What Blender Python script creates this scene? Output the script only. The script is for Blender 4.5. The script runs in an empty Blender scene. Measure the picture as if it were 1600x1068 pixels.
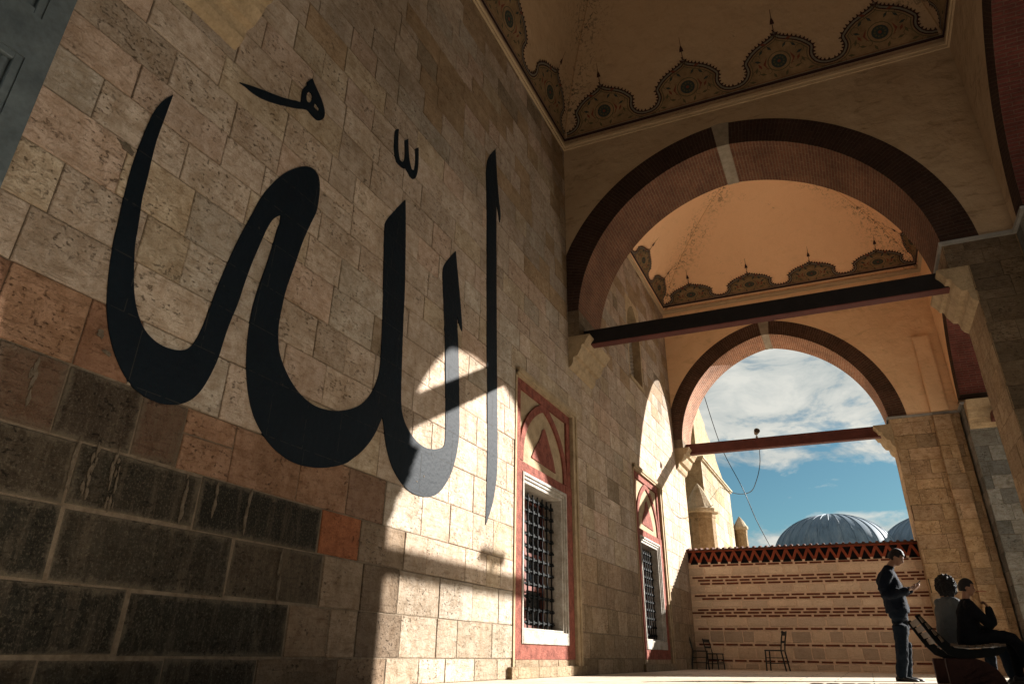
import bpy, bmesh, math, random
from mathutils import Vector, Matrix
from mathutils.geometry import tessellate_polygon

# ------------------------------------------------------------------ camera, sky, sun, exposure
S = bpy.context.scene
COL = S.collection
FZ = -0.275                                   # floor level; the lens is 0.275 m above it
cam_d = bpy.data.cameras.new("camera")
cam_d.sensor_width = 36.0
cam_d.lens = 1050.4/1600*36.0
cam_d.clip_start = 0.05
cam_d.clip_end = 3000
cam = bpy.data.objects.new("camera", cam_d)
COL.objects.link(cam)
_F = Vector((-0.39857222, 0.81502685, 0.42056083))
_R = Vector((0.90097647, 0.43365914, 0.01345904))
_U = _R.cross(_F)
cam.matrix_world = Matrix(((_R.x, _U.x, -_F.x, 0), (_R.y, _U.y, -_F.y, 0), (_R.z, _U.z, -_F.z, 0), (0, 0, 0, 1)))
S.camera = cam

SUN = Vector((1.0, 1.03, 0.575)).normalized()      # towards the sun
sun_d = bpy.data.lights.new("sun", 'SUN')
sun_d.energy = 4.5
sun_d.angle = math.radians(0.5)
sun_d.color = (1.0, 0.955, 0.89)
sun = bpy.data.objects.new("sun", sun_d)
COL.objects.link(sun)
sun.location = (20, 20, 30)
sun.rotation_euler = SUN.to_track_quat('Z', 'Y').to_euler()

W = bpy.data.worlds.new("World")
S.world = W
W.use_nodes = True
nt = W.node_tree
nt.nodes.clear()
def wn(t, **k):
    n = nt.nodes.new(t)
    for a, b in k.items():
        setattr(n, a, b)
    return n
out = wn('ShaderNodeOutputWorld')
bg = wn('ShaderNodeBackground')
sky = wn('ShaderNodeTexSky', sky_type='NISHITA', sun_disc=False)
sky.sun_elevation = math.asin(SUN.z)
sky.sun_rotation = math.atan2(SUN.x, SUN.y)
sky.air_density = 1.0
sky.dust_density = 0.6
sky.ozone_density = 2.0
bg.inputs[1].default_value = 0.05
tint = wn('ShaderNodeMix', data_type='RGBA', blend_type='MULTIPLY')
tint.inputs[0].default_value = 1.0
nt.links.new(sky.outputs[0], tint.inputs[6])
tint.inputs[7].default_value = (0.25, 0.38, 0.37, 1)
tc = wn('ShaderNodeTexCoord')
sep = wn('ShaderNodeSeparateXYZ')
nt.links.new(tc.outputs['Generated'], sep.inputs[0])
def wmath(op, a, b=None):
    n = wn('ShaderNodeMath', operation=op)
    for i, v in enumerate((a, b)):
        if v is None: continue
        if isinstance(v, (int, float)): n.inputs[i].default_value = v
        else: nt.links.new(v, n.inputs[i])
    return n.outputs[0]
cmb = wn('ShaderNodeCombineXYZ')
nt.links.new(sep.outputs[0], cmb.inputs[0]); nt.links.new(sep.outputs[1], cmb.inputs[1]); nt.links.new(wmath('MULTIPLY', sep.outputs[2], 2.3), cmb.inputs[2])
mp = wn('ShaderNodeMapping')
mp.inputs['Location'].default_value = (3.1, 1.45, 0.0)
mp.inputs['Scale'].default_value = (1.0, 1.0, 1.0)
nt.links.new(cmb.outputs[0], mp.inputs[0])
n1 = wn('ShaderNodeTexNoise'); n1.inputs['Scale'].default_value = 3.2; n1.inputs['Detail'].default_value = 2.0
n2 = wn('ShaderNodeTexNoise'); n2.inputs['Scale'].default_value = 9.0; n2.inputs['Detail'].default_value = 12.0; n2.inputs['Roughness'].default_value = 0.62
n2.inputs['Distortion'].default_value = 0.35
nt.links.new(mp.outputs[0], n1.inputs[0]); nt.links.new(mp.outputs[0], n2.inputs[0])
cl = wmath('ADD', wmath('MULTIPLY', n1.outputs[0], 0.35), wmath('MULTIPLY', n2.outputs[0], 0.85))
band = wn('ShaderNodeValToRGB')            # cloud cover by height above the horizon: a thin low bank, clear, a streak, a broad deck
e = band.color_ramp.elements
e[0].position = 0.0; e[0].color = (.30, .30, .30, 1)
e[1].position = 1.0; e[1].color = (.30, .30, .30, 1)
for p_, v_ in ((0.145, .36), (0.16, .26), (0.18, .08), (0.222, .10), (0.248, .33), (0.268, .20), (0.29, .30), (0.33, .375), (0.39, .36), (0.46, .30)):
    q_ = e.new(p_); q_.color = (v_, v_, v_, 1)
nt.links.new(sep.outputs[2], band.inputs[0])
cl = wmath('ADD', cl, band.outputs[0])
ramp = wn('ShaderNodeValToRGB')
ramp.color_ramp.elements[0].position = 0.80; ramp.color_ramp.elements[0].color = (0, 0, 0, 1)
ramp.color_ramp.elements[1].position = 0.95; ramp.color_ramp.elements[1].color = (1, 1, 1, 1)
nt.links.new(cl, ramp.inputs[0])
# cloud brightness varies with its thickness
ramp2 = wn('ShaderNodeValToRGB')
ramp2.color_ramp.elements[0].position = 0.35; ramp2.color_ramp.elements[0].color = (1.9, 2.2, 2.25, 1)
ramp2.color_ramp.elements[1].position = 0.62; ramp2.color_ramp.elements[1].color = (3.7, 3.7, 3.4, 1)
nt.links.new(n2.outputs[0], ramp2.inputs[0])
mixc = wn('ShaderNodeMix', data_type='RGBA')
nt.links.new(ramp.outputs[0], mixc.inputs[0])
nt.links.new(tint.outputs[2], mixc.inputs[6])
nt.links.new(ramp2.outputs[0], mixc.inputs[7])
nt.links.new(mixc.outputs[2], bg.inputs[0])
nt.links.new(bg.outputs[0], out.inputs[0])

S.view_settings.view_transform = 'Standard'
S.view_settings.look = 'None'
S.view_settings.exposure = 2.03
S.view_settings.gamma = 1.0
S.view_settings.use_curve_mapping = False
S.render.engine = 'CYCLES'
S.cycles.max_bounces = 8
S.cycles.diffuse_bounces = 4
S.cycles.use_denoising = True
S.cycles.sample_clamp_indirect = 6.0

# ------------------------------------------------------------------ materials
def C4(c): return (c[0], c[1], c[2], 1.0)

class Mat:
    """small node builder"""
    def __init__(s, name, base=(0.5, 0.5, 0.5), rough=0.85, spec=0.3, metal=0.0):
        s.m = bpy.data.materials.new(name)
        s.m.use_nodes = True
        s.t = s.m.node_tree
        s.b = s.t.nodes['Principled BSDF']
        s.b.inputs['Roughness'].default_value = rough
        s.b.inputs['Specular IOR Level'].default_value = spec
        s.b.inputs['Metallic'].default_value = metal
        s.b.inputs['Base Color'].default_value = C4(base)
        s.col = None
        s.base = base
        s.h = None
    def n(s, typ, **k):
        n = s.t.nodes.new(typ)
        for a, b in k.items(): setattr(n, a, b)
        return n
    def l(s, a, b): s.t.links.new(a, b)
    def coord(s, kind='Object', scale=(1, 1, 1), seed=None):
        c = s.n('ShaderNodeTexCoord').outputs[kind]
        if seed:
            at = s.n('ShaderNodeAttribute', attribute_name=seed)
            ad = s.n('ShaderNodeVectorMath', operation='MULTIPLY_ADD')
            s.l(at.outputs['Vector'], ad.inputs[0]); ad.inputs[1].default_value = (17, 23, 31)
            s.l(c, ad.inputs[2]); c = ad.outputs[0]
        m = s.n('ShaderNodeMapping'); m.inputs['Scale'].default_value = scale
        s.l(c, m.inputs[0])
        return m.outputs[0]
    def noise(s, vec, scale, detail=6, rough=0.6, lo=0.3, hi=0.7, dist=0.0):
        n = s.n('ShaderNodeTexNoise')
        n.inputs['Scale'].default_value = scale; n.inputs['Detail'].default_value = detail
        n.inputs['Roughness'].default_value = rough; n.inputs['Distortion'].default_value = dist
        s.l(vec, n.inputs[0])
        r = s.n('ShaderNodeMapRange'); r.inputs[1].default_value = lo; r.inputs[2].default_value = hi
        s.l(n.outputs[0], r.inputs[0])
        return r.outputs[0]
    def voro(s, vec, scale, lo, hi):
        n = s.n('ShaderNodeTexVoronoi'); n.inputs['Scale'].default_value = scale
        s.l(vec, n.inputs[0])
        r = s.n('ShaderNodeMapRange'); r.inputs[1].default_value = lo; r.inputs[2].default_value = hi
        s.l(n.outputs[0], r.inputs[0])
        return r.outputs[0]
    def math(s, op, a, b):
        n = s.n('ShaderNodeMath', operation=op)
        for i, v in enumerate((a, b)):
            if isinstance(v, (int, float)): n.inputs[i].default_value = v
            else: s.l(v, n.inputs[i])
        return n.outputs[0]
    def mix(s, fac, c, mode='MIX', amount=1.0):
        """blend colour c over the current colour"""
        n = s.n('ShaderNodeMix', data_type='RGBA', blend_type=mode)
        if not isinstance(fac, (int, float)) and amount != 1.0: fac = s.math('MULTIPLY', fac, amount)
        if isinstance(fac, (int, float)): n.inputs[0].default_value = fac
        else: s.l(fac, n.inputs[0])
        if s.col is None: n.inputs[6].default_value = C4(s.base)
        else: s.l(s.col, n.inputs[6])
        if isinstance(c, tuple): n.inputs[7].default_value = C4(c)
        else: s.l(c, n.inputs[7])
        s.col = n.outputs[2]
    def attr(s, name):
        s.col = s.n('ShaderNodeAttribute', attribute_name=name).outputs['Color']
    def height(s, v, amt):
        v = s.math('MULTIPLY', v, amt)
        s.h = v if s.h is None else s.math('ADD', s.h, v)
    def done(s, bump=1.0):
        if s.col is not None: s.l(s.col, s.b.inputs['Base Color'])
        if s.h is not None:
            b = s.n('ShaderNodeBump'); b.inputs['Strength'].default_value = bump; b.inputs['Distance'].default_value = 1.0
            s.l(s.h, b.inputs['Height']); s.l(b.outputs[0], s.b.inputs['Normal'])
        return s.m

def stone_mat(name, rough=0.9, streak=0.5, pit=0.64, seed='seed', bump=1.0, dark=False, lift=1.0):
    M = Mat(name, rough=rough, spec=0.2)
    M.attr('tone')
    v = M.coord('Object', (1, 1, 1), seed)
    vs = M.coord('Object', (0.9, 0.9, 5.0), seed)
    big = M.noise(v, 1.6, 5, 0.6, 0.32, 0.68)
    M.mix(big, (0.62, 0.60, 0.56), 'MULTIPLY', 0.75*lift)
    med = M.noise(v, 9, 8, 0.7, 0.42, 0.62, 0.4)
    M.mix(med, (0.72, 0.65, 0.57), 'MULTIPLY', 0.8*lift)
    st = M.noise(vs, 7, 8, 0.7, 0.50, 0.66, 0.6)
    M.mix(st, (0.50, 0.43, 0.34), 'MULTIPLY', streak)
    fine = M.noise(v, 60, 4, 0.75, 0.35, 0.65)
    M.mix(fine, (0.70, 0.67, 0.62), 'MULTIPLY', 0.7)
    if dark:      # rough grain of pale grit on the near-black stones
        lum = M.n('ShaderNodeRGBToBW'); M.l(M.n('ShaderNodeAttribute', attribute_name='tone').outputs['Color'], lum.inputs[0])
        r = M.n('ShaderNodeMapRange'); r.inputs[1].default_value = 0.15; r.inputs[2].default_value = 0.09; M.l(lum.outputs[0], r.inputs[0])
        g1 = M.noise(M.coord('Object', (1, 1, .8), seed), 75, 3, .7, .52, .66)
        g2 = M.noise(M.coord('Object', (1, 1.6, .22), seed), 8, 5, .7, .50, .72, .5)
        M.mix(M.math('MULTIPLY', g1, r.outputs[0]), (0.15, 0.125, 0.09), 'MIX', 0.45)
        M.mix(M.math('MULTIPLY', g2, r.outputs[0]), (0.17, 0.13, 0.09), 'MIX', 0.38)
    # joints: irregular grime or lime along each block's own edge
    m0 = M.n('ShaderNodeSeparateXYZ'); M.l(M.n('ShaderNodeUVMap', uv_map='e0').outputs[0], m0.inputs[0])
    m1 = M.n('ShaderNodeSeparateXYZ'); M.l(M.n('ShaderNodeUVMap', uv_map='e1').outputs[0], m1.inputs[0])
    dist = M.math('MINIMUM', M.math('MINIMUM', m0.outputs[0], m0.outputs[1]), M.math('MINIMUM', m1.outputs[0], m1.outputs[1]))
    en = M.noise(v, 11, 6, .7, .3, .7)
    dd = M.math('SUBTRACT', dist, M.math('MULTIPLY', en, 0.013))
    er = M.n('ShaderNodeMapRange'); er.inputs[1].default_value = 0.004; er.inputs[2].default_value = -0.006; M.l(dd, er.inputs[0])
    M.mix(er.outputs[0], (0.60, 0.55, 0.48), 'MULTIPLY', 0.5)
    M.height(er.outputs[0], -0.004)
    if dark:
        dd2 = M.math('SUBTRACT', dist, M.math('MULTIPLY', en, 0.062))
        e2 = M.n('ShaderNodeMapRange'); e2.inputs[1].default_value = 0.014; e2.inputs[2].default_value = -0.022; M.l(dd2, e2.inputs[0])
        M.mix(M.math('MULTIPLY', e2.outputs[0], r.outputs[0]), (0.13, 0.105, 0.075), 'MIX', 0.7)
        gr = M.noise(M.coord('Object', (1, 1, .55)), 0.75, 5, .62, .46, .66, .6)
        M.mix(gr, (0.72, 0.66, 0.54), 'MULTIPLY', 0.45)
        gd = M.noise(M.coord('Object', (1, 2.2, .28)), 2.6, 7, .7, .56, .74, .4)
        M.mix(gd, (0.62, 0.55, 0.45), 'MULTIPLY', 0.38)
    # clustered pits
    clus = M.noise(v, 2.6, 3, 0.5, 0.42, 0.58)
    p = M.noise(M.coord('Object', (1, 1, 1.5), seed), 26, 3, 0.6, 0.585, 0.655)
    p = M.math('MULTIPLY', p, clus)
    M.mix(p, (0.16, 0.13, 0.10), 'MULTIPLY', pit)
    p2 = M.noise(v, 95, 2, 0.5, 0.62, 0.72)
    M.mix(p2, (0.3, 0.26, 0.22), 'MULTIPLY', pit*0.8)
    wv = M.noise(M.coord('Object', (1, 1, 1.8), seed), 13, 6, 0.72, 0.485, 0.535, 1.6)
    wv2 = M.math('MULTIPLY', M.math('MULTIPLY', wv, M.math('SUBTRACT', 1.0, wv)), 4.0)
    M.mix(M.math('MULTIPLY', wv2, M.noise(v, 1.9, 3, .5, .5, .65)), (0.45, 0.38, 0.30), 'MULTIPLY', pit*0.7)
    M.height(med, -0.004*bump); M.height(fine, -0.0022*bump); M.height(p, -0.010*bump); M.height(st, -0.003*bump)
    return M.done()

M_STONE = stone_mat('wall_ashlar', dark=True)
M_LOWSTONE = stone_mat('rubble_course_stone', streak=0.05, pit=0.2, lift=0.3)
M_PIER = stone_mat('pier_ashlar', streak=0.6, pit=0.5)
M_MORTAR = (lambda M: (M.mix(M.noise(M.coord(), 14, 6, 0.7, .35, .65), (0.55, 0.5, 0.45), 'MULTIPLY', 0.9),
            M.height(M.noise(M.coord(), 40, 5, 0.7), 0.006), M.done())[-1])(Mat('lime_mortar', (0.22, 0.17, 0.12), 0.95))

def plaster_mat(name, base, stain=0.5, cracks=True):
    M = Mat(name, base, 0.93, 0.15)
    v = M.coord()
    M.mix(M.noise(v, 0.9, 5, 0.6, .35, .7), (0.74, 0.68, 0.60), 'MULTIPLY', stain)
    vs = M.coord('Object', (1, 1, 2.6))
    M.mix(M.noise(vs, 2.2, 7, 0.66, .54, .74, 0.8), (0.42, 0.38, 0.33), 'MULTIPLY', stain)
    M.mix(M.noise(v, 45, 4, 0.7, .3, .7), (0.86, 0.85, 0.83), 'MULTIPLY', 0.8)
    if cracks:
        cr = M.n('ShaderNodeAttribute', attribute_name='crease').outputs['Fac']
        sp = M.noise(v, 14, 5, .75, .53, .57, .6)
        M.mix(M.math('MULTIPLY', sp, M.math('MULTIPLY', cr, M.noise(v, 1.1, 3, .6, .34, .52))), (0.055, 0.05, 0.035), 'MIX', 0.9)
        M.mix(M.math('GREATER_THAN', cr, 0.975), (0.62, 0.55, 0.45), 'MULTIPLY', 0.7)
        a = M.noise(v, 1.3, 4, 0.6, .60, .70)
        M.mix(M.math('MULTIPLY', M.noise(v, 26, 3, 0.6, .60, .64), a), (0.12, 0.10, 0.07), 'MIX', 0.75)
    M.height(M.noise(v, 3, 4, 0.5), 0.02); M.height(M.noise(v, 50, 4, 0.6), 0.0012)
    return M.done()
M_PLASTER2 = plaster_mat('lit_plaster', (0.80, 0.54, 0.33), 0.45, False)  # lighter copy of the plaster; the far bay's stronger light is in this colour
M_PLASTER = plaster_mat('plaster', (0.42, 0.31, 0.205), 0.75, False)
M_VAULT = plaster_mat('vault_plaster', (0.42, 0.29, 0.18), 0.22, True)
M_VAULT2 = plaster_mat('lit_vault_plaster', (0.86, 0.55, 0.33), 0.15, True)  # lit copy of the vault plaster: far bay brightness painted in
M_CORN = plaster_mat('cornice_plaster', (0.50, 0.38, 0.25), 0.4, False)

def brick_ring_mat(name, c1, c2, mortar, mw=0.010):
    M = Mat(name, c1, 0.9, 0.2)
    uv = M.n('ShaderNodeTexCoord').outputs['UV']
    b = M.n('ShaderNodeTexBrick')
    b.inputs['Color1'].default_value = C4(c1); b.inputs['Color2'].default_value = C4(c2)
    b.inputs['Mortar'].default_value = C4(mortar)
    b.inputs['Scale'].default_value = 1.0
    b.inputs['Brick Width'].default_value = 0.27; b.inputs['Row Height'].default_value = 0.056
    b.inputs['Mortar Size'].default_value = mw; b.inputs['Mortar Smooth'].default_value = 0.4
    b.inputs['Bias'].default_value = -0.1
    nz = M.n('ShaderNodeTexNoise'); nz.inputs['Scale'].default_value = 9.0; nz.inputs['Detail'].default_value = 4.0
    M.l(uv, nz.inputs[0])
    sb = M.n('ShaderNodeVectorMath', operation='SUBTRACT'); sb.inputs[1].default_value = (0.5, 0.5, 0.5)
    M.l(nz.outputs['Color'], sb.inputs[0])
    ma = M.n('ShaderNodeVectorMath', operation='MULTIPLY_ADD'); ma.inputs[1].default_value = (0.022, 0.022, 0.0)
    M.l(sb.outputs[0], ma.inputs[0]); M.l(uv, ma.inputs[2])
    M.l(ma.outputs[0], b.inputs[0])
    M.col = b.outputs[0]
    v = M.coord()
    M.mix(M.noise(v, 1.8, 5, 0.65, .35, .7), (0.45, 0.42, 0.40), 'MULTIPLY', 0.8)
    M.mix(M.noise(v, 30, 5, 0.7, .35, .7), (0.6, 0.57, 0.53), 'MULTIPLY', 0.8)
    M.height(b.outputs['Fac'], -0.009); M.height(M.noise(v, 40, 4, .6), 0.004)
    return M.done()
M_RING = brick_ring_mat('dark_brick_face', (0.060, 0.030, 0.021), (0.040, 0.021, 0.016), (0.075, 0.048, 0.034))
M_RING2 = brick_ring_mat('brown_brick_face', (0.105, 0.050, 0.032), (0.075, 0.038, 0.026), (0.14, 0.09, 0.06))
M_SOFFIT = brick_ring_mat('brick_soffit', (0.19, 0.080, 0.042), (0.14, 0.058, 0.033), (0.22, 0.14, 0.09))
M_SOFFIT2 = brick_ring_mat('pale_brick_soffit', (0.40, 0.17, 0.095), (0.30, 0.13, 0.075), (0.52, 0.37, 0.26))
M_RED_OUT = brick_ring_mat('red_brick_soffit', (0.15, 0.04, 0.03), (0.11, 0.03, 0.025), (0.15, 0.08, 0.06))

def simple(name, base, rough=0.8, spec=0.3, metal=0.0, var=0.5, sc=12, bump=0.002, dark=(0.5, 0.48, 0.45)):
    M = Mat(name, base, rough, spec, metal)
    v = M.coord()
    M.mix(M.noise(v, sc, 6, 0.65, .35, .68), dark, 'MULTIPLY', var)
    M.mix(M.noise(v, sc*7, 4, 0.65, .35, .68), (0.75, 0.74, 0.72), 'MULTIPLY', var)
    M.height(M.noise(v, sc*5, 5, 0.6), bump)
    return M.done()
M_INK = simple('black_wall_paint', (0.0042, 0.0085, 0.0135), 0.62, 0.11, var=0.5, sc=3, bump=0.003, dark=(0.5, 0.5, 0.55))
M_WEAR = simple('worn_ink', (0.045, 0.042, 0.038), .85, .1, var=.6, sc=5)
M_LIME = simple('lime_smear', (0.19, 0.15, 0.11), .95, .1, var=.8, sc=22, bump=.004)
M_CONSOLE = simple('carved_limestone', (0.42, 0.31, 0.19), 0.9, 0.2, var=0.7, sc=6, bump=0.006)
M_KEY = simple('pale_keystone', (0.30, 0.25, 0.19), 0.9, 0.2, var=0.6, sc=8, bump=0.004)
M_WEATH = simple('lichened_stone', (0.42, 0.35, 0.25), .9, .2, var=.9, sc=2.5, bump=.01, dark=(.5, .45, .32))
M_STRING = simple('grey_string_moulding', (0.30, 0.29, 0.27), 0.8, 0.3, var=0.5, sc=8)
M_BEAM = simple('dark_painted_timber', (0.012, 0.009, 0.009), 0.75, 0.3, var=0.6, sc=5, bump=0.004)
M_BEAMRED = simple('dark_red_painted_timber', (0.11, 0.030, 0.022), 0.75, 0.3, var=0.7, sc=5, bump=0.004)
M_REDPAINT = simple('red_painted_stone', (0.30, 0.095, 0.065), 0.88, 0.2, var=0.8, sc=9, bump=0.010, dark=(0.30, 0.22, 0.20))
M_MARBLE = simple('weathered_white_marble', (0.46, 0.42, 0.37), 0.7, 0.25, var=0.85, sc=5, bump=0.008, dark=(0.5, 0.45, 0.38))
M_PORTAL = simple('grey_marble', (0.13, 0.155, 0.165), 0.5, 0.4, var=0.8, sc=4, bump=0.002, dark=(0.45, 0.48, 0.5))
M_IRON = simple('black_iron', (0.005, 0.0065, 0.007), 0.7, 0.12, 0.0, var=0.4, sc=20)
M_TIMBERRED = simple('red_window_shutter', (0.16, 0.045, 0.03), 0.7, 0.3, var=0.4)
M_GLASS = (lambda M: M.done())(Mat('dark_window_glass', (0.012, 0.016, 0.020), 0.06, 0.9))
M_DARK = simple('dark_void', (0.008, 0.008, 0.009), 0.9)
M_BRICK = simple('thin_red_brick', (0.20, 0.06, 0.03), 0.9, 0.2, var=0.8, sc=9)
M_TILE = simple('terracotta_tile', (0.12, 0.05, 0.032), 0.9, 0.2, var=0.9, sc=6, bump=0.006)
M_FRIEZE = simple('orange_red_brick', (0.33, 0.075, 0.036), 0.9, 0.2, var=0.7, sc=9)
M_FRIEZEBACK = simple('void_backing', (0.010, 0.009, 0.010), 0.95)  # near-black backing stands in for the dark void behind the zigzag
M_JOINTWALL = simple('buff_wall_mortar', (0.86, 0.63, 0.45), 0.95, 0.1, var=0.5, sc=16, bump=0.006)

def lead_mat():
    M = Mat('weathered_lead', (0.12, 0.17, 0.22), 0.65, 0.3, 0.0)
    uv = M.n('ShaderNodeTexCoord').outputs['UV']
    mp = M.n('ShaderNodeMapping'); mp.inputs['Scale'].default_value = (26, 1.4, 1); M.l(uv, mp.inputs[0])
    M.mix(M.noise(mp.outputs[0], 2.0, 6, .7, .48, .75), (0.30, 0.33, 0.35), 'MIX', 0.5)
    M.mix(M.noise(mp.outputs[0], 3.4, 6, .7, .5, .7), (0.3, 0.33, 0.36), 'MULTIPLY', 0.8)
    M.mix(M.noise(M.coord(), 0.5, 5, .6, .4, .7), (0.6, 0.7, 0.8), 'MULTIPLY', 0.6)
    return M.done()
M_LEAD = lead_mat()

def floor_mat():
    M = Mat('worn_paving', (0.72, 0.62, 0.49), 0.62, 0.35)
    v = M.coord()
    b = M.n('ShaderNodeTexBrick'); M.l(v, b.inputs[0])
    b.inputs['Color1'].default_value = C4((0.76, 0.66, 0.53)); b.inputs['Color2'].default_value = C4((0.70, 0.61, 0.48))
    b.inputs['Mortar'].default_value = C4((0.20, 0.17, 0.13)); b.inputs['Scale'].default_value = 1.0
    b.inputs['Brick Width'].default_value = 0.95; b.inputs['Row Height'].default_value = 0.6
    b.inputs['Mortar Size'].default_value = 0.010
    M.col = b.outputs[0]
    M.mix(M.noise(v, 1.1, 6, .65, .35, .7), (0.66, 0.63, 0.6), 'MULTIPLY', 0.7)
    M.mix(M.noise(v, 24, 5, .7, .4, .7), (0.7, 0.68, 0.65), 'MULTIPLY', 0.7)
    M.height(b.outputs['Fac'], -0.004); M.height(M.noise(v, 8, 5, .6), 0.004)
    return M.done()
M_FLOOR = floor_mat()
M_GROUND = simple('dry_ground', (0.07, 0.075, 0.035), 0.95, 0.1, var=0.7, sc=0.6, bump=0.01)

# ------------------------------------------------------------------ object helpers
SK = math.tan(math.radians(2.7))      # the cross arches stand 2.7 degrees off square to the mosque wall
def obj(name, bm, mat, parent=None, skew=False, smooth=False, fix=True):
    if skew:
        for v in bm.verts: v.co.y += v.co.x*SK
    if fix: bmesh.ops.recalc_face_normals(bm, faces=bm.faces[:])
    me = bpy.data.meshes.new(name); bm.to_mesh(me); bm.free()
    for m in (mat if isinstance(mat, (list, tuple)) else [mat]): me.materials.append(m)
    if smooth:
        for p in me.polygons: p.use_smooth = True
    o = bpy.data.objects.new(name, me); COL.objects.link(o)
    if parent: o.parent = parent
    return o
def thing(name, label, cat, loc=(0, 0, 0), rz=0, group=None):
    o = bpy.data.objects.new(name, None); COL.objects.link(o)
    o.location = loc; o.rotation_euler = (0, 0, rz); o.empty_display_size = 0.2
    return tag(o, label, cat, group)
def tag(o, label, cat, group=None):
    o['label'] = label; o['category'] = cat
    if group: o['group'] = group
    return o
def at_origin(o, parent_loc):
    """part meshes are built in world coordinates; shift them under a parent placed elsewhere"""
    o.data.transform(Matrix.Translation(-Vector(parent_loc))); return o
def box(bm, x0, x1, y0, y1, z0, z1, mi=0):
    v = [bm.verts.new((x, y, z)) for z in (z0, z1) for y in (y0, y1) for x in (x0, x1)]
    for f in ((0, 2, 3, 1), (4, 5, 7, 6), (0, 1, 5, 4), (2, 6, 7, 3), (0, 4, 6, 2), (1, 3, 7, 5)):
        bm.faces.new([v[i] for i in f]).material_index = mi
    return v
def bar(bm, a, b, w, h, up=(0, 0, 1), mi=0):
    a, b = Vector(a), Vector(b); d = (b-a).normalized(); s = d.cross(Vector(up))
    if s.length < 1e-4: s = d.cross(Vector((1, 0, 0)))
    s.normalize(); u = s.cross(d)
    v = [bm.verts.new(p+s*i*w/2+u*j*h/2) for p in (a, b) for i, j in ((-1, -1), (1, -1), (1, 1), (-1, 1))]
    for f in ((0, 3, 2, 1), (4, 5, 6, 7), (0, 1, 5, 4), (1, 2, 6, 5), (2, 3, 7, 6), (3, 0, 4, 7)):
        bm.faces.new([v[i] for i in f]).material_index = mi
def tube(bm, pts, r, n=8, cap=True, mi=0):
    pts = [Vector(p) for p in pts]
    rs = r if isinstance(r, (list, tuple)) else [r]*len(pts)
    rings = []; ref = Vector((0, 0, 1))
    for i, p in enumerate(pts):
        d = (pts[min(i+1, len(pts)-1)]-pts[max(i-1, 0)]).normalized()
        s = d.cross(ref)
        if s.length < 0.05: s = d.cross(Vector((1, 0, 0)))
        s.normalize(); u = s.cross(d)
        rings.append([bm.verts.new(p+(s*math.cos(k*2*math.pi/n)+u*math.sin(k*2*math.pi/n))*rs[i]) for k in range(n)])
    for a, b in zip(rings, rings[1:]):
        for k in range(n): bm.faces.new([a[k], a[(k+1) % n], b[(k+1) % n], b[k]]).material_index = mi
    if cap: bm.faces.new(rings[0][::-1]).material_index = mi; bm.faces.new(rings[-1]).material_index = mi
def prism(bm, poly, f, d0, d1, mi=0):
    """extrude polygon (list of 2D) between depths; f(a, b, d) -> 3D"""
    A = [bm.verts.new(f(a, b, d0)) for a, b in poly]; B = [bm.verts.new(f(a, b, d1)) for a, b in poly]
    n = len(poly)
    for i in range(n): bm.faces.new([A[i], A[(i+1) % n], B[(i+1) % n], B[i]]).material_index = mi
    for tri in tessellate_polygon([[Vector((a, b, 0)) for a, b in poly]]):
        bm.faces.new([A[i] for i in tri]).material_index = mi
        bm.faces.new([B[i] for i in tri]).material_index = mi
def lathe(bm, prof, n=32, c=(0, 0, 0), uv=False):
    c = Vector(c); rings = []
    for r, z in prof:
        rings.append([bm.verts.new(c+Vector((r*math.cos(k*2*math.pi/n), r*math.sin(k*2*math.pi/n), z))) for k in range(n)])
    L = bm.loops.layers.uv.verify() if uv else None
    for j, (a, b) in enumerate(zip(rings, rings[1:])):
        for k in range(n):
            q = [a[k], a[(k+1) % n], b[(k+1) % n], b[k]]
            try: f = bm.faces.new(q)
            except ValueError: continue
            if uv:
                for l, (uu, vv) in zip(f.loops, ((k/n, j), ((k+1)/n, j), ((k+1)/n, j+1), (k/n, j+1))):
                    l[L].uv = (uu, vv/len(prof))

# ------------------------------------------------------------------ ashlar (block masonry) on any rectangle
def cut_rects(r, holes):
    todo = [r]
    for (hx0, hx1, hz0, hz1) in holes:
        nxt = []
        for (a, b, c, d) in todo:
            if b <= hx0 or a >= hx1 or d <= hz0 or c >= hz1: nxt.append((a, b, c, d)); continue
            if a < hx0: nxt.append((a, hx0, c, d))
            if b > hx1: nxt.append((hx1, b, c, d))
            m0, m1 = max(a, hx0), min(b, hx1)
            if c < hz0: nxt.append((m0, m1, c, hz0))
            if d > hz1: nxt.append((m0, m1, hz1, d))
        todo = nxt
    return [t for t in todo if t[1]-t[0] > 0.03 and t[3]-t[2] > 0.03]
BEIGE = [(0.65, 0.525, 0.43), (0.62, 0.51, 0.42), (0.67, 0.525, 0.435), (0.64, 0.525, 0.40), (0.59, 0.485, 0.40), (0.70, 0.58, 0.48), (0.54, 0.435, 0.35), (0.67, 0.51, 0.41), (0.64, 0.52, 0.39), (0.60, 0.52, 0.44)]
def tone_beige(u, v, rnd):
    c = rnd.choice(BEIGE); k = rnd.uniform(0.86, 1.1)
    return tuple(x*k for x in c), 0.006, 0.008
BLOCKS_ALL = []
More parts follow.
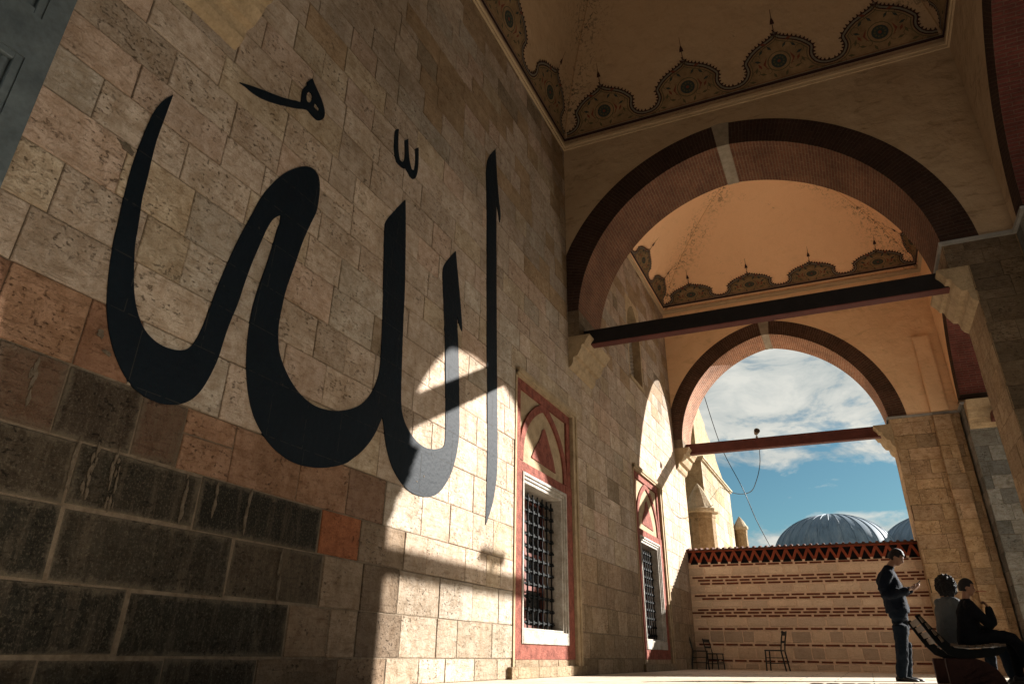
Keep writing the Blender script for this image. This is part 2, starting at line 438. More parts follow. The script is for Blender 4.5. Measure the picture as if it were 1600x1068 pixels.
def ashlar(bm, f, u0, u1, courses, rnd, tone=tone_beige, wmin=0.38, wmax=0.85, holes=(), chamfer=0.006, fixed=None):
    """f(u, v, d): wall coords to 3D, d = distance out of the backing face"""
    T = bm.loops.layers.float_color.get('tone') or bm.loops.layers.float_color.new('tone')
    Q = bm.loops.layers.float_color.get('seed') or bm.loops.layers.float_color.new('seed')
    E0 = bm.loops.layers.uv.get('e0') or bm.loops.layers.uv.new('e0'); E1 = bm.loops.layers.uv.get('e1') or bm.loops.layers.uv.new('e1')
    for ci, (z0, z1) in enumerate(zip(courses, courses[1:])):
        u = u0-rnd.uniform(0, wmin)
        edges = []
        while u < u1:
            w = rnd.uniform(wmin, wmax)
            if fixed:
                w = fixed(u, z0, w)
            edges.append((u, u+w)); u += w
        for a, b in edges:
            a = max(a, u0); b = min(b, u1)
            if b-a < 0.05: continue
            parts = [(a, b, z0, z1)]
            if rnd.random() < 0.05 and b-a < 0.6 and z1-z0 > 0.3:
                zm = rnd.uniform(z0+0.12, z1-0.12); parts = [(a, b, z0, zm), (a, b, zm, z1)]
            for part in parts:
                for (p, q, c, d) in cut_rects(part, holes):
                    BLOCKS_ALL.append((p, q, c, d))
                    col, gap, proud = tone((p+q)/2, (c+d)/2, rnd)
                    proud += rnd.uniform(-0.003, 0.003)
                    g = gap/2; jj = 0.0035 if gap < 0.02 else 0.010; j = lambda: rnd.uniform(-jj, jj)
                    o = [(p+g+j(), c+g+j()), (q-g+j(), c+g+j()), (q-g+j(), d-g+j()), (p+g+j(), d-g+j())]
                    mx, mz = (p+q)/2, (c+d)/2
                    i_ = [(x+(chamfer if x < mx else -chamfer), y+(chamfer if y < mz else -chamfer)) for x, y in o]
                    V0 = [bm.verts.new(f(x, y, -0.01)) for x, y in o]
                    V1 = [bm.verts.new(f(x, y, proud-chamfer*0.6)) for x, y in o]
                    V2 = [bm.verts.new(f(x, y, proud)) for x, y in i_]
                    sd = (rnd.random(), rnd.random(), rnd.random(), 1)
                    fs = [bm.faces.new(V2)]
                    for A, B in ((V0, V1), (V1, V2)):
                        for k in range(4): fs.append(bm.faces.new([A[k], A[(k+1) % 4], B[(k+1) % 4], B[k]]))
                    for fc in fs:
                        for l in fc.loops: l[T] = (*col, 1); l[Q] = sd
                    for fi, fc in enumerate(fs):
                        for li, l in enumerate(fc.loops):
                            if fi == 0: x, y = i_[li]
                            else: x, y = o[(fi-1) % 4]
                            l[E0].uv = (x-p, y-c); l[E1].uv = (q-x, d-y)
def plain_tone(bm, col):
    """give faces that have no tone yet a colour, so a stone mesh can mix blocks and plain faces"""
    T = bm.loops.layers.float_color.get('tone') or bm.loops.layers.float_color.new('tone')
    for fc in bm.faces:
        for l in fc.loops:
            if tuple(l[T])[:3] in ((0, 0, 0), (1, 1, 1)): l[T] = (*col, 1)
def frange(a, b, s, rnd, j=0.0):
    r = [a]
    while r[-1]+s*1.4 < b: r.append(r[-1]+s+rnd.uniform(-j, j))
    r.append(b); return r
def ashlar_box(bm, x0, x1, y0, y1, z0, z1, rnd, tone_, s=0.33, wmin=0.35, wmax=0.7, sides='wesn'):
    """box core plus blocks on chosen sides: w = -x, e = +x, s = -y, n = +y"""
    cs = frange(z0, z1, s, rnd, 0.04)
    e = 0.008
    box(bm, x0+e, x1-e, y0+e, y1-e, z0, z1)
    tone = tone_.get('s', tone_['*']) if isinstance(tone_, dict) else tone_
    if 's' in sides: ashlar(bm, lambda u, v, d: (u, y0+e-d, v), x0, x1, cs, rnd, tone, wmin, wmax, chamfer=0.0025)
    tone = tone_.get('n', tone_['*']) if isinstance(tone_, dict) else tone_
    if 'n' in sides: ashlar(bm, lambda u, v, d: (u, y1-e+d, v), x0, x1, cs, rnd, tone, wmin, wmax, chamfer=0.0025)
    tone = tone_.get('w', tone_['*']) if isinstance(tone_, dict) else tone_
    if 'w' in sides: ashlar(bm, lambda u, v, d: (x0+e-d, u, v), y0, y1, cs, rnd, tone, wmin, wmax, chamfer=0.0025)
    tone = tone_.get('e', tone_['*']) if isinstance(tone_, dict) else tone_
    if 'e' in sides: ashlar(bm, lambda u, v, d: (x1-e+d, u, v), y0, y1, cs, rnd, tone, wmin, wmax, chamfer=0.0025)

# ------------------------------------------------------------------ ground
bm = bmesh.new(); box(bm, -4.6, 4.8, -20, 45, FZ-0.05, FZ); box(bm, 4.8, 45, 10.5, 60, FZ-0.05, FZ)  # unseen outer paving only beside the far bay, keeping bounce off nearer bays
o = obj('courtyard_floor', bm, M_FLOOR); o['kind'] = 'structure'
bm = bmesh.new(); bmesh.ops.create_grid(bm, x_segments=2, y_segments=2, size=900)
for v in bm.verts: v.co.z = FZ-0.06
o = obj('ground', bm, M_GROUND); o['kind'] = 'structure'
# ------------------------------------------------------------------ the mosque wall (plane x = -3.9)
WX = -3.9
wall = thing('mosque_wall', 'tall beige ashlar mosque wall with huge black painted calligraphy and two barred windows', 'wall', (WX, 9, FZ))
def part(name, bm, mat, parent=wall, **k):
    o = obj(name, bm, mat, parent, **k)
    p = parent; off = Vector((0, 0, 0))
    while p is not None:
        off += p.location; p = p.parent
    o.data.transform(Matrix.Translation(-off)); return o
rnd = random.Random(7)
WIN = [8.14, 13.98]                                   # left edges of the two window frames
WW, WB, WT = 2.28, -0.06, 3.68
holes = [(w-0.02, w+WW+0.02, WB, WT) for w in WIN] + [(14.25, 15.45, 5.9, 8.15)] + [(-30, 1.47, FZ, 9.6)]
CZ = [FZ, -0.05, 0.32, 0.72, 1.08, 1.50, 1.94, 2.31, 2.68, 3.08, 3.42, 3.73]
while CZ[-1] < 12: CZ.append(CZ[-1]+rnd.uniform(0.33, 0.40))
CZ[-1] = 12.2
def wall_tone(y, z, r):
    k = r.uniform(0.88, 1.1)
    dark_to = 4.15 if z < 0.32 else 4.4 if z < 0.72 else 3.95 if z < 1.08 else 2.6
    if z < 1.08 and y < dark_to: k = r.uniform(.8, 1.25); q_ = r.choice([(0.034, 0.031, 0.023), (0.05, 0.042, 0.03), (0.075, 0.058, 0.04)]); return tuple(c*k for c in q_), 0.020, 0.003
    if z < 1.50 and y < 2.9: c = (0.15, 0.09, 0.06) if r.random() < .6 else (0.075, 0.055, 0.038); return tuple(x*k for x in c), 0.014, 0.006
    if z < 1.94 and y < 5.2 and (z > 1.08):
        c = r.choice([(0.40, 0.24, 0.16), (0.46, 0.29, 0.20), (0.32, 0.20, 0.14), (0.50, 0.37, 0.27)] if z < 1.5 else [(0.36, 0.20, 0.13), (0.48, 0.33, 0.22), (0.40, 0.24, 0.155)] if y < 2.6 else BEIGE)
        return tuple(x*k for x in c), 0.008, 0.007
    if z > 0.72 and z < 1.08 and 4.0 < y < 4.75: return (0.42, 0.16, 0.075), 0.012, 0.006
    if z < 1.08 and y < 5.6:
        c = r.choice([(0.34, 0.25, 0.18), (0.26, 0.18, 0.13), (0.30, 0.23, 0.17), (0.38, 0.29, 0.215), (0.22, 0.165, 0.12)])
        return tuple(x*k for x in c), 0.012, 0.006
    if z < 0.8:
        c = r.choice([(0.52, 0.45, 0.37), (0.55, 0.48, 0.41), (0.48, 0.40, 0.32), (0.42, 0.345, 0.265)] if y < 8.2 else [(0.42, 0.315, 0.215), (0.36, 0.27, 0.18), (0.48, 0.36, 0.25)])
        return tuple(x*k for x in c), 0.010, 0.006
    if z < 1.4 and y > 10: c = r.choice([(0.45, 0.33, 0.235), (0.40, 0.295, 0.21), (0.50, 0.375, 0.265)]); return tuple(x*k for x in c), 0.009, 0.007
    c = r.choice(BEIGE + [(0.64, 0.52, 0.425)]*4)
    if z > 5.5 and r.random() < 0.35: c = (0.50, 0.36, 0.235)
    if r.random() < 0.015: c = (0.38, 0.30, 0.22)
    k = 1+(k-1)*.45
    if z > 4.5: k *= 0.86  # upper courses darkened: the weaker light up there is put into the tone
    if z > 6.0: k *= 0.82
    return tuple(x*k for x in c), 0.005, 0.007
def wall_w(u, z, w):
    if z < 1.0 and u < 4.2: return w*1.55+0.2
    return w
bm = bmesh.new()
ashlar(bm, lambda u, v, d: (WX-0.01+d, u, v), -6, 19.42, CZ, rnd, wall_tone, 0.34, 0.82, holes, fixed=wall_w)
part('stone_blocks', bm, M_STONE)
BLOCKS = list(BLOCKS_ALL)
bm = bmesh.new()
for (a, b, c, d) in cut_rects((-14, 19.40, FZ, 12.4), holes):
    box(bm, WX-1.0, WX-0.012, a, b, c, d)
part('mortar_core', bm, M_MORTAR)
# low plinth ledge under the windows
bm = bmesh.new()
ashlar(bm, lambda u, v, d: (WX+0.05+d, u, v), 8.0, 10.62, [FZ, -0.14], rnd, lambda u, v, r: ((0.40, 0.31, 0.21), 0.006, 0.004), 0.5, 0.9)
box(bm, WX-0.02, WX+0.048, 8.0, 10.62, FZ, -0.142)
ashlar(bm, lambda u, v, d: (WX+0.05+d, u, v), 13.9, 16.4, [FZ, -0.14], rnd, lambda u, v, r: ((0.34, 0.26, 0.18), 0.006, 0.004), 0.5, 0.9)
box(bm, WX-0.02, WX+0.048, 13.9, 16.4, FZ, -0.142)
plain_tone(bm, (0.36, 0.28, 0.19))
part('plinth', bm, M_STONE)

# ---- painted letters
def chaikin(P, keep=50, it=2):
    for _ in range(it):
        n = len(P); R = []
        for i in range(n):
            a, b, c = Vector(P[i-1]), Vector(P[i]), Vector(P[(i+1) % n])
            ang = math.degrees((b-a).angle(c-b)) if (b-a).length > 1e-6 and (c-b).length > 1e-6 else 0
            if ang > keep: R.append(tuple(b))
            else: R.append(tuple(b.lerp(a, .25))); R.append(tuple(b.lerp(c, .25)))
        P = R
    return P
MAIN=[(2.246,3.685),(2.196,3.598),(2.153,3.458),(2.139,3.317),(2.128,3.144),(2.119,2.97),(2.123,2.811),(2.132,2.641),(2.146,2.481),(2.146,2.411),(2.169,2.206),(2.192,2.076),(2.223,1.938),(2.256,1.848),(2.289,1.773),(2.335,1.69),(2.395,1.611),(2.468,1.536),(2.542,1.49),(2.627,1.461),(2.742,1.454),(2.837,1.473),(2.914,1.511),(2.972,1.561),(3.025,1.643),(3.069,1.765),(3.108,1.924),(3.117,2.049),(3.137,2.218),(3.177,2.402),(3.193,2.563),(3.222,2.774),(3.26,2.959),(3.293,3.126),(3.334,3.27),(3.377,3.337),(3.421,3.383),(3.431,3.292),(3.416,3.267),(3.401,3.084),(3.38,2.904),(3.356,2.747),(3.333,2.595),(3.318,2.414),(3.32,2.264),(3.335,2.123),(3.361,1.97),(3.394,1.859),(3.437,1.751),(3.501,1.634),(3.589,1.54),(3.711,1.454),(3.826,1.407),(3.966,1.371),(4.117,1.367),(4.296,1.391),(4.454,1.434),(4.645,1.512),(4.712,1.567),(4.823,1.652),(4.947,1.789),(5.028,1.918),(5.078,2.041),(5.1,2.086),(5.136,2.015),(5.173,1.894),(5.236,1.769),(5.341,1.632),(5.485,1.535),(5.647,1.472),(5.848,1.461),(6.053,1.49),(6.22,1.565),(6.385,1.73),(6.508,1.93),(6.593,2.235),(6.582,2.522),(6.517,3.051),(6.465,3.432),(6.39,3.83),(6.435,3.745),(6.497,3.668),(6.542,3.652),(6.524,3.786),(6.447,4.088),(6.363,4.391),(6.28,4.683),(6.169,4.539),(6.054,4.379),(6.0,4.256),(6.043,4.006),(6.112,3.598),(6.169,3.308),(6.218,2.94),(6.268,2.427),(6.29,2.178),(6.274,2.106),(6.209,2.064),(6.035,2.003),(5.864,1.985),(5.693,2.014),(5.519,2.105),(5.424,2.216),(5.389,2.321),(5.363,2.502),(5.331,2.857),(5.298,3.225),(5.276,3.612),(5.214,4.135),(5.173,4.45),(5.128,4.705),(5.004,4.517),(4.817,4.217),(4.813,4.117),(4.873,3.665),(4.931,3.231),(4.958,2.946),(4.977,2.714),(4.988,2.601),(4.975,2.457),(4.9,2.272),(4.79,2.125),(4.645,2.025),(4.474,1.95),(4.333,1.911),(4.168,1.892),(4.028,1.914),(3.9,1.966),(3.795,2.043),(3.714,2.126),(3.661,2.201),(3.622,2.32),(3.605,2.45),(3.611,2.594),(3.617,2.74),(3.646,2.903),(3.677,3.071),(3.712,3.292),(3.759,3.475),(3.793,3.591),(3.819,3.68),(3.82,3.827),(3.807,3.968),(3.773,4.057),(3.692,4.086),(3.597,4.045),(3.468,3.919),(3.362,3.781),(3.27,3.61),(3.189,3.419),(3.139,3.223),(3.079,2.993),(3.035,2.807),(2.998,2.612),(2.966,2.409),(2.945,2.254),(2.921,2.085),(2.893,1.971),(2.863,1.909),(2.821,1.865),(2.74,1.837),(2.639,1.831),(2.55,1.857),(2.481,1.904),(2.429,1.975),(2.388,2.05),(2.357,2.131),(2.323,2.259),(2.288,2.405),(2.274,2.544),(2.264,2.625),(2.245,2.753),(2.242,2.914),(2.232,3.074),(2.226,3.223),(2.232,3.365),(2.24,3.534)]
ALIF=[(7.276,7.124),(6.985,6.698),(7.05,6.108),(7.095,5.615),(7.188,3.927),(7.264,3.024),(7.315,2.288),(7.315,1.745),(7.32,1.408),(7.413,1.553),(7.518,1.758),(7.591,2.075),(7.581,2.531),(7.539,3.117),(7.478,4.054),(7.376,5.755),(7.374,5.935),(7.369,6.169),(7.484,5.889),(7.522,6.031),(7.411,6.357)]
SHADDA=[(4.809,5.48),(4.874,5.541),(4.885,5.381),(4.906,5.239),(4.954,5.15),(5.006,5.152),(5.046,5.22),(5.033,5.338),(5.008,5.481),(5.067,5.551),(5.099,5.389),(5.14,5.259),(5.195,5.188),(5.239,5.211),(5.253,5.345),(5.221,5.518),(5.287,5.593),(5.314,5.424),(5.316,5.229),(5.276,5.104),(5.213,5.064),(5.141,5.085),(5.083,5.115),(5.009,5.072),(4.9,5.077),(4.829,5.178),(4.815,5.356)]
SMALLHA=[(2.744,4.274),(2.83,4.326),(2.961,4.396),(3.099,4.463),(3.243,4.539),(3.406,4.646),(3.393,4.746),(3.404,4.82),(3.442,4.896),(3.429,4.916),(3.488,5.022),(3.535,4.974),(3.599,4.933),(3.656,4.885),(3.707,4.815),(3.721,4.745),(3.697,4.676),(3.643,4.622),(3.58,4.616),(3.515,4.631),(3.48,4.625),(3.376,4.542),(3.231,4.445),(3.09,4.365),(2.98,4.311),(2.883,4.288),(2.811,4.287)]
HOLE1=[(3.529,4.794),(3.523,4.759),(3.509,4.729),(3.49,4.715),(3.471,4.718),(3.457,4.739),(3.453,4.771),(3.458,4.807),(3.472,4.836),(3.491,4.851),(3.51,4.848),(3.524,4.827)]
HOLE2=[(3.57,4.783),(3.563,4.729),(3.631,4.727),(3.634,4.767),(3.596,4.78)]

rp0 = random.Random(77)
def letter(P, hs=(), name='painted_letter'):
    bm = bmesh.new()
    def rough(L):      # hand-brushed edge
        R = []
        for i, (a, b) in enumerate(L):
            (c, d) = L[(i+1) % len(L)]; n = max(1, int(math.hypot(c-a, d-b)/0.03))
            for k in range(n):
                R.append((a+(c-a)*k/n+(rp0.uniform(-.0028, .0028) if k else 0), b+(d-b)*k/n+(rp0.uniform(-.0022, .0022) if k else 0)))
        return R
    loops = [rough(chaikin(P))]+[chaikin(h) for h in hs]
    pts = [Vector((a, b, 0)) for L in loops for a, b in L]
    X = WX+0.006
    A = [bm.verts.new((X, p.x, p.y)) for p in pts]; B = [bm.verts.new((X-0.02, p.x, p.y)) for p in pts]
    for t in tessellate_polygon([[Vector((a, b, 0)) for a, b in L] for L in loops]):
        try: bm.faces.new([A[i] for i in t])
        except ValueError: pass
    k = 0
    for L in loops:
        n = len(L)
        for i in range(n): bm.faces.new([A[k+i], A[k+(i+1) % n], B[k+(i+1) % n], B[k+i]])
        k += n
    o = part(name, bm, M_INK)
    return o
def inside(P, x, y):
    c = False; n = len(P)
    for i in range(n):
        (x1, y1), (x2, y2) = P[i], P[i-1]
        if (y1 > y) != (y2 > y) and x < (x2-x1)*(y-y1)/(y2-y1)+x1: c = not c
    return c
letter(MAIN)['label'] = 'broad curving black letters of the wall inscription'
letter(ALIF)['label'] = 'tall thin upright black letter'
letter(SHADDA)['label'] = 'small black w-shaped mark above the letters'
letter(SMALLHA, [HOLE1, HOLE2])['label'] = 'small black looped stroke above the left letters'
# joints and chips showing through the paint
bm = bmesh.new(); rj = random.Random(31)
for (p_, q_, c_, d_) in BLOCKS:
    for (ax, ay, bx, by) in ((p_, c_, q_, c_), (p_, c_, p_, d_)):
        L_ = math.hypot(bx-ax, by-ay); n_ = max(1, int(L_/0.03))
        for i_ in range(n_):
            if rj.random() < .22: continue
            x0_, y0_ = ax+(bx-ax)*i_/n_, ay+(by-ay)*i_/n_; x1_, y1_ = ax+(bx-ax)*(i_+1)/n_, ay+(by-ay)*(i_+1)/n_
            if not any(inside(G_, x0_, y0_) and inside(G_, x1_, y1_) for G_ in (MAIN, ALIF)): continue
            nx_, ny_ = -(y1_-y0_)/0.03, (x1_-x0_)/0.03; w_ = rj.uniform(.0012, .0032)
            f_ = [(x0_-nx_*w_, y0_-ny_*w_), (x1_-nx_*w_, y1_-ny_*w_), (x1_+nx_*w_, y1_+ny_*w_), (x0_+nx_*w_, y0_+ny_*w_)]
            bm.faces.new([bm.verts.new((WX+.0068, *t_)) for t_ in f_])
for _ in range(90):
    x_, y_ = rj.uniform(2.2, 7.5), rj.uniform(1.4, 2.6)+abs(rj.gauss(0, .8))
    R_ = rj.uniform(.003, .014)
    if inside(MAIN, x_, y_) or inside(ALIF, x_, y_):
        bm.faces.new([bm.verts.new((WX+.0070, x_+R_*rj.uniform(.4, 1.2)*math.cos(t_), y_+R_*rj.uniform(.4, 1.4)*math.sin(t_))) for t_ in (0, .9, 1.8, 2.7, 3.6, 4.5, 5.4)])
part('paint_wear', bm, M_WEAR, fix=False)
LIME = [(2.42, 1.07, 2.42, .75, .05), (2.56, 1.07, 2.57, .74, .06), (3.08, 1.05, 3.08, .76, .03), (3.62, 1.06, 3.62, .78, .035), (3.33, 1.05, 3.33, .85, .02), (2.30, 1.06, 2.30, .80, .02), (4.03, .68, 4.05, .36, .03), (1.95, 1.46, 1.96, 1.2, .025)]
# scuffed patches of paint and plaster on the wall
rp = random.Random(3)
bm = bmesh.new()
for (cy, cz, w, h) in [(2.05, 3.04, .15, .06), (2.24, 1.74, .05, .06), (2.31, 1.64, .06, .03), (5.78, 1.60, .03, .012), (5.90, 1.68, .012, .03)]:
    P = []
    for i in range(14):
        a = i*2*math.pi/14; k = rp.uniform(.55, 1.15); P.append((cy+w/2*k*math.cos(a), cz+h/2*k*math.sin(a)-0.25*(w/2)*k*math.cos(a)))
    prism(bm, P, lambda a, b, d: (WX+d, a, b), 0.0, 0.0085)
part('plaster_patch', bm, M_LIME)
bm = bmesh.new()
for (ya, za, yb, zb, w) in LIME:
    for q in range(16):
        t = rp.random(); L0 = rp.uniform(.03, .12); h = rp.uniform(.003, .011)
        y = ya+(yb-ya)*t+rp.gauss(0, w*.28); z = za+(zb-za)*t
        P = [(y, z+L0/2), (y+h, z+L0*.2), (y+h*rp.uniform(.3, 1), z-L0*.2), (y+rp.uniform(-.003, .003), z-L0/2), (y-h*rp.uniform(.3, 1), z-L0*.1), (y-h*.6, z+L0*.3)]
        prism(bm, P, lambda a, b, d: (WX+d, a, b), -0.004, 0.0030+q*.00008)
part('lime_streak', bm, M_LIME)

# ---- windows
def make_window(y0, z0=WB, label=None):
    W = thing('window', None, None, (0, 0, 0)); del W['label']; del W['category']
    W.parent = wall; W.location = Vector((WX, y0, z0)) - wall.location
    if label: W['label'] = label
    def P(name, bm, mat, **k): return part(name, bm, mat, W, **k)
    y1 = y0+WW; zt = WT
    X = WX
    m0, m1, mz0, mz1 = y0+0.22, y0+1.86, 0.12, 2.31          # marble surround
    o0, o1, oz0, oz1 = m0+0.13, m1-0.13, 0.31, 2.12          # opening
    # stone backing of the niche (rendered field round the arch)
    bm = bmesh.new()
    box(bm, X-0.35, X-0.045, y0-0.02, y1+0.02, mz1+0.02, zt)
    obj_ = P('tympanum', bm, M_CONSOLE)
    bm = bmesh.new()
    box(bm, X-0.35, X+0.002, y0+0.02, m0, WB, mz1+0.14)
    box(bm, X-0.35, X+0.002, m1, y1-0.16, WB, mz1+0.14)
    box(bm, X-0.35, X-0.004, m0, m1, WB, mz0)
    box(bm, X-0.35, X-0.006, m0, m1, mz1, mz1+0.14)
    box(bm, X-0.30, X-0.010, y0+0.02, y0+0.17, mz1+0.14, zt-0.02)
    box(bm, X-0.30, X-0.012, y1-0.31, y1-0.16, mz1+0.14, zt-0.02)
    box(bm, X-0.30, X-0.008, y0+0.17, y1-0.31, zt-0.16, zt-0.02)
    # pointed arch band
    c = (y0+0.17+y1-0.31)/2; hw = (y1-0.31-y0-0.17)/2; zb = mz1+0.16
    H = zt-0.12-zb
    def arc(k, sgn, dz):
        t = k/14.0
        return (c+sgn*(hw-dz)*(1-t**2.3)**0.85 if t < 1 else c, zb+(H-dz*1.1)*(t**0.92))
    for sgn in (-1, 1):
        for k in range(14):
            a, b = arc(k, sgn, 0), arc(k+1, sgn, 0); d, e = arc(k, sgn, 0.12), arc(k+1, sgn, 0.12)
            prism(bm, [a, b, e, d], lambda p, q, r: (r, p, q), X-0.20, X-0.016)
    P('red_band', bm, M_REDPAINT)
    # fan-shaped red patch inside the arch
    bm = bmesh.new()
    poly = [(c-0.46, zb+0.13), (c-0.34, zb+0.30), (c-0.16, zb+0.47), (c-0.05, zb+0.66), (c+0.04, zb+0.70), (c+0.20, zb+0.50), (c+0.36, zb+0.30), (c+0.46, zb+0.10)]
    prism(bm, poly, lambda p, q, r: (r, p, q), X-0.10, X-0.030)
    P('red_fan', bm, M_REDPAINT)
    # buff outer moulding
    bm = bmesh.new()
    box(bm, X-0.1, X+0.045, y1-0.15, y1+0.015, FZ+0.13, zt+0.02)
    box(bm, X-0.1, X+0.065, y1-0.05, y1+0.017, FZ+0.13, zt+0.022)
    box(bm, X-0.1, X+0.040, y0-0.02, y1-0.152, zt-0.02, zt+0.06)
    box(bm, X-0.1, X+0.060, y0-0.02, y1+0.018, zt+0.024, zt+0.10)
    box(bm, X-0.1, X+0.012, y0-0.03, y0+0.018, FZ+0.13, zt-0.022)
    P('outer_moulding', bm, M_CONSOLE)
    # marble surround with stepped mouldings and deep jambs
    bm = bmesh.new()
    g = 0.0
    for (ins, xo) in ((0.0, 0.0), (0.045, -0.022), (0.085, -0.045)):
        a0, a1, b0, b1 = m0+ins, m1-ins, mz0+(0.06 if ins else 0), mz1-ins
        nx = {0.0: 0.045, 0.045: 0.04, 0.085: 0.046}[ins]
        xa, xb = X-0.36, X+0.016+xo
        box(bm, xa, xb, a0, a0+nx, b0, b1); box(bm, xa, xb, a1-nx, a1, b0, b1)
        box(bm, xa, xb, a0+nx, a1-nx, b1-nx, b1)
    box(bm, X-0.36, X+0.020, m0+0.046, m1-0.046, mz0, oz0-0.03)
    box(bm, X-0.36, X-0.02, o0-0.005, o1+0.005, oz0-0.03, oz0)
    bmesh.ops.bevel(bm, geom=bm.edges[:], offset=0.006, segments=1, affect='EDGES')
    P('marble_surround', bm, M_MARBLE)
    # iron grille
    bm = bmesh.new(); gx = X-0.17
    nv, nh = 8, 11
    for i in range(nv):
        yy = o0+(i+0.5)*(o1-o0)/nv
        tube(bm, [(gx, yy, oz0-0.01), (gx, yy, oz1+0.01)], 0.013, 8)
    for j in range(nh):
        zz = oz0+(j+0.5)*(oz1-oz0)/nh
        tube(bm, [(gx, o0-0.01, zz), (gx, o1+0.01, zz)], 0.012, 8)
        for i in range(nv):
            yy = o0+(i+0.5)*(o1-o0)/nv
            s = 0.024
            box(bm, gx-s, gx+s, yy-s, yy+s, zz-s, zz+s)
    P('iron_grille', bm, M_IRON)
    bm = bmesh.new(); box(bm, X-0.50, X-0.362, o0-0.05, o1+0.05, oz0-0.05, oz1+0.05)
    P('pane', bm, M_GLASS)
    bm = bmesh.new()
    for yy in (o0+0.02, (o0+o1)/2, o1-0.02): box(bm, X-0.36, X-0.325, yy-0.035, yy+0.035, oz0, oz1)
    for zz in (oz0+0.03, oz0+0.55, (oz0+oz1)/2+0.1, oz1-0.03): box(bm, X-0.358, X-0.33, o0, o1, zz-0.03, zz+0.03)
    P('timber_sash', bm, M_TIMBERRED)
    return W
make_window(WIN[0], label='nearer window with sunlit red arch and black grille')
make_window(WIN[1], label='farther window with red arch and black grille')
# small high window with lattice in the second bay
Wn = bpy.data.objects.new('lattice_window', None); COL.objects.link(Wn); Wn.parent = wall; Wn.location = Vector((WX, 14.85, 5.9))-wall.location
Wn['label'] = 'small high window with pierced plaster lattice'
def PW(name, bm, mat): return part(name, bm, mat, Wn)
bm = bmesh.new()
a0, a1, b0, b1 = 14.25, 15.45, 5.9, 8.15
c = (a0+a1)/2
# arched head filler: rectangle minus pointed arch
N = 12
def ah(t, s): return (c+s*0.52*(1-t**2.2)**0.8 if t < 1 else c, 7.35+0.68*t)
for s in (-1, 1):
    for k in range(N):
        p, q = ah(k/N, s), ah((k+1)/N, s)
        e = c+s*0.61
        prism(bm, [p, q, (e, q[1]), (e, p[1])], lambda y, z, d: (d, y, z), WX-0.42, WX-0.004)
box(bm, WX-0.42, WX-0.004, a0-.01, a1+.01, 8.03, b1+.01)
for s in (-1, 1):
    e0, e1 = sorted((c+s*0.52, c+s*0.61)); box(bm, WX-0.42, WX-0.004, e0, e1, b0-.01, 7.35)
box(bm, WX-0.42, WX+0.02, a0, a1, b0-0.02, b0+0.06)
PW('stone_reveal', bm, M_CONSOLE)
bm = bmesh.new()
x = WX-0.2
for i in range(9):
    for j in range(20):
        yy, zz = c-0.5+i*0.125, b0+0.12+j*0.10+(0.05 if i % 2 else 0)
        if zz > 7.95 - abs(yy-c)*1.0: continue
        R = 0.062
        P6 = [(yy+R*math.cos(a*math.pi/3), zz+R*math.sin(a*math.pi/3)) for a in range(6)]
        P7 = [(yy+R*.62*math.cos(a*math.pi/3), zz+R*.62*math.sin(a*math.pi/3)) for a in range(6)]
        for a in range(6):
            prism(bm, [P6[a], P6[(a+1) % 6], P7[(a+1) % 6], P7[a]], lambda p, q, d: (d, p, q), x-0.03, x)
PW('plaster_lattice', bm, M_MARBLE)
bm = bmesh.new(); box(bm, WX-0.5, WX-0.43, a0-.05, a1+.05, b0-.05, b1+.05)
PW('pane', bm, M_GLASS)

# ------------------------------------------------------------------ marble portal, left edge
portal = thing('marble_portal', 'grey veined marble portal with sunk moulded panels at left edge of wall', 'portal', (WX, 0.2, FZ))
bm = bmesh.new()
panels = [(0.20, 1.34, 3.46, 4.6), (0.20, 1.34, 1.5, 3.14), (0.20, 1.34, -0.05, 1.2), (0.2, 1.34, 4.9, 6.2)]
for (a, b, c_, d) in cut_rects((-14, 1.47, FZ, 9.6), panels): box(bm, WX-0.9, WX+0.03, a, b, c_, d)
part('marble_slab', bm, M_PORTAL, portal)
for (a, b, c_, d) in panels:
    bm = bmesh.new()
    for k, (ins, xo) in enumerate(((0.0, 0.012), (0.05, -0.012), (0.10, -0.032))):
        w = 0.05
        A0, A1, C0, C1 = a+ins, b-ins, c_+ins, d-ins
        X1 = WX+0.03+xo-0.02
        box(bm, WX-0.3, X1, A0, A0+w-.002, C0, C1); box(bm, WX-0.3, X1, A1-w+.002, A1, C0, C1)
        box(bm, WX-0.3, X1, A0+w-.002, A1-w+.002, C0, C0+w-.002); box(bm, WX-0.3, X1, A0+w-.002, A1-w+.002, C1-w+.002, C1)
    box(bm, WX-0.35, WX-0.07, a+.148, b-.148, c_+.148, d-.148)
    bmesh.ops.bevel(bm, geom=bm.edges[:], offset=0.004, segments=1, affect='EDGES')
    part('sunk_panel', bm, M_PORTAL, portal)

